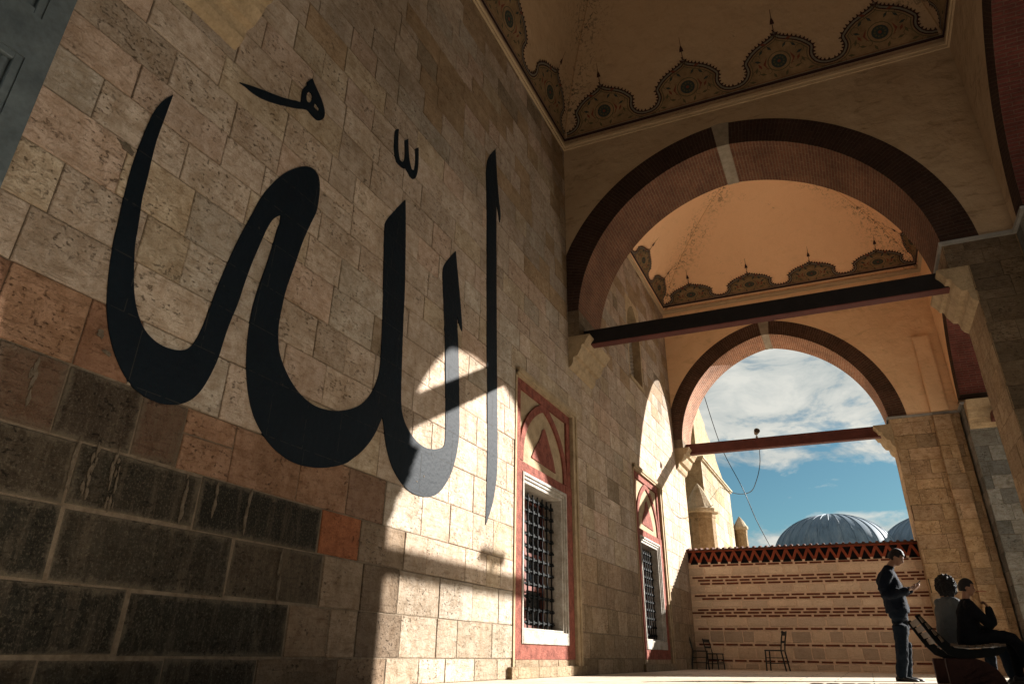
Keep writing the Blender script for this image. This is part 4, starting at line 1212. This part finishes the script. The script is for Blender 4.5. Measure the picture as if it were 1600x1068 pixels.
bm = bmesh.new(); prism(bm, [(27.3, FZ), (27.3, 5.6), (29.0, 5.1), (31.5, 4.6), (31.5, FZ)], lambda a, b, d: (d, a, b), -6.5, -4.1)
plain_tone(bm, (0.46, 0.37, 0.24)); o = obj('wing_wall', bm, M_STONE, back); o.data.transform(Matrix.Translation(-back.location))
bm = bmesh.new(); box(bm, -6.5, -4.03, 27.35, 31.55, 3.2, 3.3); o = obj('cornice', bm, M_CONSOLE, back); o.data.transform(Matrix.Translation(-back.location))

# ------------------------------------------------------------------ added unseen building that keeps sky light off the near bays
blocker = thing('shade_building', 'added unseen stone building that shades the near bays, right of the picture', 'building', (13, -3, FZ))
rb = random.Random(8)
hw_ = [(-12+i*3.3, -12+i*3.3+1.1, z, z+1.7) for i in range(6) for z in (1.0, 4.6)]
bm = bmesh.new()
for (a_, b_, c_, d_) in cut_rects((-14, 8.2, FZ, 8.0), hw_): box(bm, 10.02, 10.6, a_, b_, c_, d_)
box(bm, 10.6, 16, -14, 8.2, FZ, 8.0)
ashlar(bm, lambda u, v, d: (10.02-d, u, v), -14, 8.2, frange(FZ, 8.0, .4, rb, .02), rb, lambda u, v, r: ((.30*r.uniform(.8, 1.1), .24, .17), .006, .006), .5, .9, hw_)
plain_tone(bm, (.26, .21, .15)); o = obj('wall', bm, M_STONE, blocker); o.data.transform(Matrix.Translation(-blocker.location))
bm = bmesh.new(); box(bm, 9.8, 16.2, -14.2, 8.4, 8.0, 8.25); o = obj('cornice', bm, M_CONSOLE, blocker); o.data.transform(Matrix.Translation(-blocker.location))
for (a_, b_, c_, d_) in hw_:
    bm = bmesh.new(); box(bm, 10.3, 10.34, a_, b_, c_, d_)
    for k in range(4): tube(bm, [(10.2, a_+.22+k*.22, c_), (10.2, a_+.22+k*.22, d_)], .015, 6)
    o = obj('window', bm, M_GLASS, blocker); o.data.transform(Matrix.Translation(-blocker.location))

# ------------------------------------------------------------------ lead domes
def dome(x, y, zt, R, label, squash=0.78):
    h = R*squash; zb = zt-h
    D = thing('lead_dome', label, 'dome', (x, y, FZ), group='grey lead domes behind the wall')
    bm = bmesh.new(); lathe(bm, [(R*1.06, 0), (R*1.06, zb-FZ-.3), (R*1.12, zb-FZ-.25), (R*1.12, zb-FZ)], 24)
    plain_tone(bm, (0.36, 0.28, 0.19)); obj('drum', bm, M_STONE, D)
    bm = bmesh.new()
    prof = [(R*1.03*math.cos(a*math.pi/2/20), zb-FZ+h*math.sin(a*math.pi/2/20)) for a in range(21)]; prof[-1] = (0.02, zb-FZ+h)
    lathe(bm, prof, 64, uv=True)
    shell = obj('lead_shell', bm, M_LEAD, D, smooth=True)
    bm = bmesh.new()
    for k in range(32):
        a = k*math.pi/16
        tube(bm, [(math.cos(a)*(r+.015), math.sin(a)*(r+.015), z) for r, z in prof[:-2]], 0.035, 5)
    o = obj('seam_ribs', bm, M_LEAD, shell)
    bm = bmesh.new(); lathe(bm, [(0.35, zb-FZ+h-.05), (0.22, zb-FZ+h+.08), (.02, zb-FZ+h+.15)], 12); obj('finial_cap', bm, M_LEAD, D)
dome(-1.05, 62, 10.7, 4.45, 'large ribbed lead dome rising behind the striped wall against the sky', 0.72)
dome(7.05, 66, 11.0, 4.75, 'second lead dome mostly hidden by the right pier', 0.72)

# ------------------------------------------------------------------ cables and lamps
M_CABLE = simple('black_cable', (0.02, 0.02, 0.025), .6)
def spline(P, n=8):
    P = [Vector(p) for p in P]; R = []
    for i in range(len(P)-1):
        a, b, c, d = P[max(i-1, 0)], P[i], P[i+1], P[min(i+2, len(P)-1)]
        for j in range(n):
            t = j/n
            R.append(0.5*((2*b)+(c-a)*t+(2*a-5*b+4*c-d)*t*t+(3*b-a-3*c+d)*t**3))
    R.append(P[-1]); return R
def cable(label, P, base):
    bm = bmesh.new(); tube(bm, [Vector(p)-Vector(base) for p in spline(P)], 0.011, 6)
    o = obj('hanging_cable', bm, M_CABLE); o.location = base; tag(o, label, 'cable')
cable('long black cable slanting across the sky down to the striped wall', [(-3.3, 19.75, 8.1), (-3.14, 19.8, 7.07), (-2.84, 19.85, 5.54), (-2.41, 19.88, 4.34), (-2.15, 19.7, 3.45), (-1.84, 19.45, 2.63)], (-1.84, 19.45, 2.6))
cable('short black cable looping from the lamp on the tie beam to the stone wing', [(-1.74, 19.12, 5.17), (-1.80, 19.3, 4.82), (-1.98, 19.6, 4.45), (-2.3, 20.6, 4.36), (-2.95, 22.5, 4.75), (-3.75, 24.8, 5.5)], (-1.74, 19.12, 5.12))
def lamp(label, loc, rz):
    L = thing('floodlight', label, 'lamp', loc, rz)
    bm = bmesh.new(); tube(bm, [(0, 0, 0), (0, 0, .05)], .035, 10); bar(bm, (0, 0, .04), (0.02, 0, .13), .02, .02, (0, 1, 0)); obj('bracket', bm, M_STRING, L)
    bm = bmesh.new(); tube(bm, [(-.06, 0, .14), (0, 0, .15), (.06, 0, .17), (.10, 0, .18)], [.045, .06, .075, .08], 14); obj('lamp_head', bm, M_KEY, L)
    bm = bmesh.new(); tube(bm, [(.10, 0, .18), (.104, 0, .181)], .066, 14); obj('lens', bm, M_GLASS, L)
lamp('small round spotlight perched on the dark red tie beam', (-1.74, 18.93-0.02, 5.445), math.radians(-70))

# ------------------------------------------------------------------ wooden chairs by the low wall
M_WOODD = simple('dark_stained_wood', (0.020, 0.018, 0.016), 0.55, .4, var=.5, sc=8)
def chair(label, loc, rz, s=1.0):
    A = thing('wooden_chair', label, 'chair', loc, rz, 'dark wooden chairs by the low wall')
    def P(name, bm): obj(name, bm, M_WOODD, A)
    w = .20*s
    bm = bmesh.new(); box(bm, -w, w, -w, w, .42*s, .45*s); bmesh.ops.bevel(bm, geom=bm.edges[:], offset=.006, segments=1, affect='EDGES'); P('seat', bm)
    for x, y in ((1, 1), (1, -1), (-1, 1), (-1, -1)):
        bm = bmesh.new(); t = x*(w-.02)
        if x < 0: tube(bm, [(t-.06*s, y*(w-.02), 0), (t, y*(w-.02), .42*s)], .018*s, 8)
        else: tube(bm, [(t+.02*s, y*(w-.02), 0), (t, y*(w-.02), .42*s)], .017*s, 8)
        P('leg', bm)
    for y in (-1, 1):
        bm = bmesh.new(); tube(bm, [(-w+.02, y*(w-.02), .44*s), (-w-.02, y*(w-.02), .66*s), (-w-.07*s, y*(w-.02), .86*s)], .016*s, 8); P('back_post', bm)
    for z, h in ((.80, .09), (.62, .05)):
        xx = -w-.05*s if z > .7 else -w-.012*s
        bm = bmesh.new(); box(bm, xx-.012, xx+.012, -w+.02, w-.02, (z-h/2)*s, (z+h/2)*s); P('back_rail', bm)
    for z in (.16, .28):
        for y in (-1, 1): bm = bmesh.new(); tube(bm, [(-w+.0, y*(w-.02), z*s), (w-.02, y*(w-.02), z*s)], .009, 6); P('stretcher', bm)
    bm = bmesh.new(); tube(bm, [(w-.02, -w, .2*s), (w-.02, w, .2*s)], .009, 6); P('stretcher', bm)
chair('dark wooden chair standing alone at the middle of the striped wall', (-1.98, 18.45, FZ), math.radians(172))
chair('dark wooden chair in the left corner turned to the right', (-3.72, 18.35, FZ), math.radians(12), .93)
chair('dark wooden chair tucked behind the corner chair', (-3.42, 18.62, FZ), math.radians(-20), .80)

# ------------------------------------------------------------------ people
def cloth(name, c, var=.5): return simple(name, c, .92, .12, var=var, sc=9, bump=.006, dark=(.6, .6, .62))
M_SKIN = Mat('skin', (0.20, 0.10, 0.06), .55, .35).done()
M_HAIR = simple('black_hair', (0.010, 0.008, 0.008), .6, .3, sc=40, bump=.006)
M_NAVY = cloth('navy_jacket', (0.007, 0.011, 0.019)); M_JEAN = cloth('blue_jeans', (0.006, 0.011, 0.019))
M_BLACKC = cloth('black_cloth', (0.005, 0.006, 0.008)); M_PALE = cloth('pale_grey_top', (0.10, 0.11, 0.115))
M_SHOE = simple('dark_shoe', (0.012, 0.011, 0.012), .5, .4)
CLOTHTEX = bpy.data.textures.new('cloth_folds', 'CLOUDS'); CLOTHTEX.noise_scale = 0.11; CLOTHTEX.noise_depth = 2
def fuse(o, vox, sm=6):
    m = o.modifiers.new('fuse', 'REMESH'); m.mode = 'VOXEL'; m.voxel_size = vox; m.use_smooth_shade = True
    if sm:
        k = o.modifiers.new('relax', 'SMOOTH'); k.factor = .5; k.iterations = sm
    if sm > 3:
        d = o.modifiers.new('folds', 'DISPLACE'); d.texture = CLOTHTEX; d.strength = 0.030; d.mid_level = 0.5
    return o
def loft(bm, rings, n=20):
    """rings: (centre, half depth x, half width y, tilt about y)"""
    R = []
    for c, rx, ry, *t in rings:
        t = t[0] if t else 0.0; c = Vector(c)
        R.append([bm.verts.new(c+Vector((rx*math.cos(a)*math.cos(t), ry*math.copysign(abs(math.sin(a))**.9, math.sin(a)), -rx*math.cos(a)*math.sin(t)))) for a in [2*math.pi*k/n for k in range(n)]])
    for a, b in zip(R, R[1:]):
        for k in range(n): bm.faces.new([a[k], a[(k+1) % n], b[(k+1) % n], b[k]])
    bm.faces.new(R[0][::-1]); bm.faces.new(R[-1])
def limb(bm, P, r, n=12, sub=4):
    """smoothly tapering limb through the joints"""
    pts = spline(P, sub); rs = []
    for i in range(len(pts)):
        f = i/sub; j = min(int(f), len(r)-2); rs.append(r[j]+(r[j+1]-r[j])*(f-j))
    tube(bm, pts, rs, n)
    for p, q in ((pts[0], rs[0]), (pts[-1], rs[-1])):
        g = bmesh.ops.create_uvsphere(bm, u_segments=10, v_segments=8, radius=q)
        for v in g['verts']: v.co += p
def head_geo(bm, R):
    g = bmesh.ops.create_uvsphere(bm, u_segments=32, v_segments=24, radius=1)
    for v in g['verts']:
        x, y, z = v.co
        X = x*.096; Y = y*.074; Z = z*.118
        if z < 0: Y *= 1-.30*(-z); X *= 1-(.06 if x > 0 else .45)*(-z)
        if x > 0 and abs(y) < .30:
            nz = max(0, 1-abs(z+.20)/.24); X += .026*nz*(1-abs(y)/.30)
            if z < .1: X += .004
        if x > .4 and .14 < z < .30: X += .006
        if x > .4 and .14 < abs(y) < .55 and -.06 < z < .12: X -= .010
        if x > .3 and abs(y) < .34: X += .009*max(0, 1-abs(z+.52)/.09)
        if x > .2 and abs(y) < .40 and z < -.70: X += .016
        v.co = (X, Y, Z)
    vs = list(g['verts'])
    for sy in (-1, 1):
        e = bmesh.ops.create_uvsphere(bm, u_segments=10, v_segments=8, radius=1)
        for v in e['verts']: v.co = (v.co.x*.018-.012, v.co.y*.010+sy*.077, v.co.z*.032-.010)
        vs += e['verts']
    bmesh.ops.transform(bm, matrix=R, verts=vs)
def hand_geo(bm, wrist, d, up, s=1.0, curl=.5, thumb=1):
    w = Vector(wrist); d = Vector(d).normalized(); up = Vector(up); up = (up-up.dot(d)*d).normalized(); sd = d.cross(up).normalized()*thumb
    # palm: flattened ellipsoid
    g = bmesh.ops.create_uvsphere(bm, u_segments=14, v_segments=10, radius=1)
    Mx = Matrix((d, sd, up)).transposed().to_4x4()
    for v in g['verts']: v.co = (Mx @ Vector((v.co.x*.050*s, v.co.y*.040*s, v.co.z*.016*s)))+w+d*.045*s
    for i, L in enumerate((.070, .080, .074, .058)):
        b = w+d*.078*s+sd*(.030-.020*i)*s
        P = [b]; ang = curl*(.35+.06*i)
        for j, fr in enumerate((.45, .32, .23)):
            dd = (d*math.cos(ang)+up*math.sin(ang)); P.append(P[-1]+dd*L*fr*1.15*s); ang += curl*(.75+.1*i)
        limb(bm, P, [.0095*s, .0088*s, .0080*s, .0068*s], 8, 3)
    b = w+d*.022*s+sd*.026*s; t1 = b+(d*.55+sd*.7+up*.25).normalized()*.040*s; t2 = t1+(d*.85+sd*.1+up*.45).normalized()*.032*s
    limb(bm, [b, t1, t2], [.013*s, .0105*s, .0085*s], 8, 3)
def rotm(c, yaw, pitch, s=1.0):
    return Matrix.Translation(c) @ Matrix.Rotation(yaw, 4, 'Z') @ Matrix.Rotation(pitch, 4, 'Y') @ Matrix.Scale(s, 4)
def hair_cap(parent, R, seed=1, big=False):
    bm = bmesh.new(); bmesh.ops.create_icosphere(bm, subdivisions=5, radius=1); r = random.Random(seed)
    if not big:
        kill = [v for v in bm.verts if (v.co.x > .50 and v.co.z < .42) or v.co.z < -.50 or (v.co.x > -.05 and v.co.z < .02)]
        bmesh.ops.delete(bm, geom=kill, context='VERTS')
    else:
        kill = [v for v in bm.verts if v.co.x > .62 and v.co.z < .30]
        bmesh.ops.delete(bm, geom=kill, context='VERTS')
    for v in bm.verts:
        x, y, z = v.co
        if big:
            n = .07*math.sin(x*11+z*9)*math.sin(y*13+z*5)+.05*math.sin(x*23+y*19)*math.sin(z*21)+r.uniform(-.035, .035)
            k = 1+n; v.co = (x*.142*k-.022, y*.135*k, z*.158*k-.018)
        else:
            k = 1.10+r.uniform(-.018, .018)+(.05*max(0, z)*max(0, x)); v.co = (x*.098*k-.004, y*.078*k, z*.121*k+.004)
    bmesh.ops.solidify(bm, geom=bm.faces[:], thickness=.010)
    bmesh.ops.transform(bm, matrix=R, verts=bm.verts[:]); return obj('hair', bm, M_HAIR, parent, smooth=not big)
def eyes(parent, R):
    for sy in (-1, 1):
        bm = bmesh.new()
        g = bmesh.ops.create_uvsphere(bm, u_segments=8, v_segments=6, radius=.011)
        for v in g['verts']: v.co += Vector((.078, sy*.030, .004))
        bmesh.ops.transform(bm, matrix=R, verts=bm.verts[:]); obj('eye', bm, M_DARK, parent)
def shoe(parent, a, d, s=1.0):
    a = Vector(a); d = Vector(d).normalized(); sd = Vector((0, 0, 1)).cross(d)
    bm = bmesh.new()
    for k, (t, w, h) in enumerate(()): pass
    prof = [(-.085, .028, .055), (-.05, .038, .085), (.0, .040, .088), (.06, .044, .062), (.12, .048, .048), (.17, .042, .038), (.20, .020, .025)]
    R = []
    for t, w, h in prof:
        R.append([bm.verts.new(a+d*t*s+sd*w*math.cos(q)*s+Vector((0, 0, max(0.0, h/2+h/2*math.sin(q)))) * s) for q in [2*math.pi*i/12 for i in range(12)]])
    for p, q in zip(R, R[1:]):
        for k in range(12): bm.faces.new([p[k], p[(k+1) % 12], q[(k+1) % 12], q[k]])
    bm.faces.new(R[0][::-1]); bm.faces.new(R[-1])
    obj('shoe', bm, M_SHOE, parent, smooth=True)

# standing man, facing right, head bowed over a phone
man = thing('person', 'standing man in navy jacket and jeans looking down at his phone', 'person', (0.40, 11.9, FZ), math.radians(-6), 'people in the portico')
V = lambda x, y, z: Vector((x, y, z))
Rm = rotm(V(.215, 0, 1.655), math.radians(-4), math.radians(32), .98)
sl, el, wl = V(.06, .17, 1.415), V(.03, .25, 1.15), V(.29, .12, 1.20)
sr, er, wr = V(.06, -.17, 1.415), V(-.03, -.25, 1.13), V(.25, -.14, 1.18)
legs = [((.085, s_*.085, .88), (.062+(.015 if s_ > 0 else 0), s_*.095, .50), (.03-(.05 if s_ < 0 else 0), s_*.105, .09)) for s_ in (1, -1)]
bm = bmesh.new()
loft(bm, [((.08, 0, .86), .11, .15), ((.08, 0, 1.0), .10, .14), ((.06, 0, 1.15), .095, .13), ((.05, 0, 1.32), .11, .155), ((.06, 0, 1.43), .08, .15), ((.075, 0, 1.47), .055, .07), ((.11, 0, 1.53), .052, .055, .4), ((.16, 0, 1.59), .052, .055, .5)])
for a_, b_, c_ in ((sl, el, wl), (sr, er, wr)): limb(bm, [a_, b_, c_], [.048, .040, .026])
for a_, b_, c_ in legs: limb(bm, [a_, b_, c_], [.088, .056, .036])
head_geo(bm, Rm)
hand_geo(bm, wl+V(.02, 0, 0), (.85, -.35, .30), (-.3, 0, 1), 1.0, .55, -1); hand_geo(bm, wr+V(.02, 0, 0), (.9, .42, .35), (-.3, 0, 1), 1.0, .55, 1)
fuse(obj('body', bm, M_SKIN, man), .007, 2)
bm = bmesh.new()
loft(bm, [((.085, 0, .885), .155, .20), ((.09, 0, .93), .158, .20), ((.085, 0, 1.05), .155, .19), ((.060, 0, 1.20), .158, .19), ((.04, 0, 1.34), .160, .20), ((.05, 0, 1.43), .120, .185), ((.065, 0, 1.475), .08, .11), ((.09, 0, 1.515), .066, .070, .3), ((.10, 0, 1.54), .064, .068, .35)])
for a_, b_, c_ in ((sl, el, wl), (sr, er, wr)): limb(bm, [a_, b_, c_], [.084, .072, .052])
fuse(obj('jacket', bm, M_NAVY, man), .011, 5)
bm = bmesh.new()
loft(bm, [((.085, 0, .80), .10, .15), ((.085, 0, .90), .125, .165), ((.085, 0, .97), .12, .16)])
for a_, b_, c_ in legs: limb(bm, [V(*a_), V(*b_), V(*c_)], [.122, .090, .070])
fuse(obj('trousers', bm, M_JEAN, man), .011, 5)
shoe(man, (.03, .105, 0), (1, .15, 0)); shoe(man, (-.02, -.105, 0), (1, -.12, 0))
hair_cap(man, Rm); eyes(man, Rm)
ph = bmesh.new(); box(ph, -.075, .075, -.036, .036, -.005, .005); bmesh.ops.bevel(ph, geom=ph.edges[:], offset=.003, segments=2, affect='EDGES')
po = obj('phone', ph, simple('black_phone', (.01, .01, .012), .25, .5)); tag(po, 'small black phone held in the standing man\'s hands', 'phone')
po.matrix_world = Matrix.Translation((0.40+.395, 11.9-.055, FZ+1.275)) @ Matrix.Rotation(math.radians(-34), 4, 'Y')

# bench
M_SLAT = simple('varnished_bench_slat', (0.075, 0.045, 0.022), .5, .4, var=.5, sc=10)
M_CONC = simple('red_brown_bench_block', (0.030, 0.012, 0.010), .85, .2, var=.6)
BR = math.radians(1)
bench = thing('park_bench', 'slatted bench with black iron frame and dark red block feet, seen end-on at right', 'bench', (0.74, 9.75, FZ), BR)
# local: +x = sitting direction, +y = along the bench
prof_seat = [(.16, .44), (.24, .425), (.32, .42), (.40, .425), (.48, .435), (.56, .445), (.62, .44)]
prof_back = [(.04, .50), (-.01, .57), (-.06, .64), (-.11, .71)]
Lb = 1.7
for (x, z) in prof_seat:
    bm = bmesh.new(); box(bm, x-.034, x+.034, 0, Lb, z-.014, z+.014); bmesh.ops.bevel(bm, geom=bm.edges[:], offset=.004, segments=1, affect='EDGES'); obj('seat_slat', bm, M_SLAT, bench)
for (x, z) in prof_back:
    bm = bmesh.new(); bar(bm, (x, 0, z), (x, Lb, z), .024, .068, (-.4, 0, .9)); obj('back_slat', bm, M_SLAT, bench)
for yy in (.10, Lb-.10):
    bm = bmesh.new()
    poly = [(-.17, .75), (-.12, .77), (-.01, .61), (.09, .49), (.16, .41), (.30, .395), (.50, .405), (.64, .42), (.66, .395), (.56, .33), (.36, .30), (.18, .30), (.08, .34), (-.01, .45), (-.09, .60)]
    prism(bm, poly, lambda a, b, d: (a, d, b), yy-.025, yy+.025); obj('iron_frame', bm, M_IRON, bench)
    bm = bmesh.new()
    poly = [(.04, 0), (.04, .30), (.34, .30), (.44, .26), (.52, .19), (.57, .10), (.60, 0)]
    prism(bm, poly, lambda a, b, d: (a, d, b), yy-.07, yy+.07); bmesh.ops.bevel(bm, geom=[e for e in bm.edges if e.calc_length() > .12], offset=.008, segments=1, affect='EDGES')
    obj('block_foot', bm, M_CONC, bench)

def seated(label, loc, rz, s, top_m, bot_m, lean, head_yaw, head_pitch, big, arm='lap', bulk=1.08):
    A = thing('person', label, 'person', loc, rz, 'people in the portico'); A.scale = (s, s, s)
    lx = lean
    sr, sl = V(lx, -.165, .53), V(lx, .165, .53)
    er, wr = (V(.12+lx*.5, -.24, .27), V(.33, -.08, .15)) if arm == 'lap' else (V(.20+lx, -.20, .26), V(.30, -.12, .47))
    el, wl = V(.12+lx*.5, .22, .27), V(.34, .10, .16)
    legs = [(V(.03, .09, .09), V(.46, .11, .10), V(.50, .12, -.34)), (V(.03, -.09, .09), V(.49, -.10, .085), V(.60, -.11, -.335))]
    Rh = rotm(V(lx*1.2+.045, 0, .77), head_yaw, head_pitch, .95)
    bm = bmesh.new()
    loft(bm, [((0, 0, .03), .12, .15), ((0, 0, .12), .12, .15), ((lx*.3, 0, .26), .095, .125), ((lx*.8, 0, .44), .105, .145), ((lx, 0, .54), .075, .14), ((lx*1.05, 0, .58), .05, .065), ((lx*1.2+.01, 0, .66), .048, .05), ((lx*1.2+.03, 0, .72), .05, .05)])
    for a_, b_, c_ in ((sl, el, wl), (sr, er, wr)): limb(bm, [a_, b_, c_], [.045, .038, .025])
    for L_ in legs: limb(bm, L_, [.085, .056, .036])
    head_geo(bm, Rh)
    if arm == 'lap': hand_geo(bm, wr, (.9, .2, -.15), (0, 0, -1), .9, .5, -1)
    else: hand_geo(bm, wr, (-.25, .25, .9), (-1, 0, .2), .9, 1.0, 1)
    hand_geo(bm, wl, (.9, -.3, -.15), (0, 0, -1), .9, .5, 1)
    fuse(obj('body', bm, M_SKIN, A), .0075, 2)
    k = bulk
    bm = bmesh.new()
    loft(bm, [((-.01, 0, .0), .145*k, .18*k), ((0, 0, .12), .145*k, .178*k), ((lx*.3, 0, .26), .128*k, .158*k), ((lx*.8, 0, .44), .132*k, .172*k), ((lx*.95, 0, .53), .10*k, .165*k), ((lx, 0, .585), .07, .09), ((lx*1.1, 0, .62), .06, .062)])
    for a_, b_, c_ in ((sl, el, wl), (sr, er, wr)): limb(bm, [a_, b_, c_], [.076, .066, .048])
    fuse(obj('top', bm, top_m, A), .011, 5)
    bm = bmesh.new()
    loft(bm, [((0, 0, .0), .14, .17), ((0, 0, .14), .13, .165)])
    for L_ in legs: limb(bm, L_, [.108, .078, .060])
    fuse(obj('trousers', bm, bot_m, A), .011, 5)
    shoe(A, V(.50, .12, -.44), (1, .1, 0), .95); shoe(A, V(.60, -.11, -.44), (1, -.1, 0), .95)
    hair_cap(A, Rh, 2, big); eyes(A, Rh)
    return A
import mathutils
def onbench(x, y, z): 
    p = Matrix.Translation((0.74, 9.75, FZ)) @ Matrix.Rotation(BR, 4, 'Z') @ V(x, y, z); return tuple(p)
boy = seated('boy in black clothes seated on the near bench end, hand raised to mouth', onbench(.37, .36, .435), BR+math.radians(2), .83, M_BLACKC, M_BLACKC, .06, math.radians(-8), math.radians(8), False, 'up')
woman = seated('person with bushy dark hair and pale top seated farther along the bench', onbench(.28, 1.12, .435), BR+math.radians(25), .96, M_PALE, M_JEAN, .04, math.radians(20), math.radians(10), True, 'lap', 1.16)
M_STICK = simple('red_lolly_stick', (.30, .06, .04), .5)
bm = bmesh.new(); tube(bm, [(0, 0, 0), (.10, 0, .035)], .0045, 6)
st = obj('lolly_stick', bm, M_STICK); tag(st, 'thin reddish stick held at the seated boy\'s mouth', 'stick')
hp = boy.matrix_basis
boyM = Matrix.Translation(boy.location) @ Matrix.Rotation(boy.rotation_euler.z, 4, 'Z') @ Matrix.Scale(.83, 4)
st.matrix_world = Matrix.Translation(boyM @ V(.215, -.03, .715)) @ Matrix.Rotation(boy.rotation_euler.z, 4, 'Z') @ Matrix.Rotation(math.radians(20), 4, 'Y')

# ------------------------------------------------------------------ potted plant by the far pier
M_LEAF = simple('plant_leaf', (0.05, 0.09, 0.025), .6, .4, var=.6, sc=20); M_POT = simple('terracotta_pot', (0.30, 0.12, 0.06), .9)
pl = thing('potted_plant', 'small leafy potted plant on a stand beside the pier at the right edge', 'plant', (3.15, 15.5, FZ))
bm = bmesh.new(); lathe(bm, [(0.02, 0), (.17, 0), (.2, .55), (.23, .55), (.23, .62), (.19, .62), (.19, .58), (.01, .58)], 20); obj('pot', bm, M_POT, pl, smooth=False)
rl = random.Random(4)
bm = bmesh.new()
for i in range(9): a = rl.uniform(0, 6.28); tube(bm, [(0, 0, .55), (.06*math.cos(a), .06*math.sin(a), .8), (.16*math.cos(a), .16*math.sin(a), 1.0+rl.uniform(0, .25))], .008, 5)
obj('stem', bm, M_LEAF, pl)
bm = bmesh.new()
for i in range(420):
    a = rl.uniform(0, 6.28); r = .30*math.sqrt(rl.random()); z = .72+rl.random()*.62; c = V(r*math.cos(a)*(1-.3*(z-.7)), r*math.sin(a)*(1-.3*(z-.7)), z)
    d = V(math.cos(a)+rl.uniform(-.6, .6), math.sin(a)+rl.uniform(-.6, .6), rl.uniform(-.4, .7)).normalized(); s_ = d.cross(V(rl.random(), rl.random(), 1)).normalized()
    L = rl.uniform(.05, .085); w = L*.28
    q = [c, c+d*L*.5+s_*w, c+d*L, c+d*L*.5-s_*w]
    bm.faces.new([bm.verts.new(p) for p in q])
obj('foliage', bm, M_LEAF, pl, fix=False)
# unseen box fixture on the outer tie beam, whose shadow falls beside the near window
L2 = thing('fixture', 'flat unseen loudspeaker box on the outer tie beam, out of the picture to the right', 'fixture', (3.55, 15.2, 5.14))
bm = bmesh.new(); box(bm, -.06, .06, -.30, .30, .14, .27); bmesh.ops.bevel(bm, geom=bm.edges[:], offset=.01, segments=1, affect='EDGES'); obj('case', bm, M_BEAM, L2)
bm = bmesh.new(); box(bm, -.02, .02, -.02, .02, 0, .14); obj('bracket', bm, M_IRON, L2)
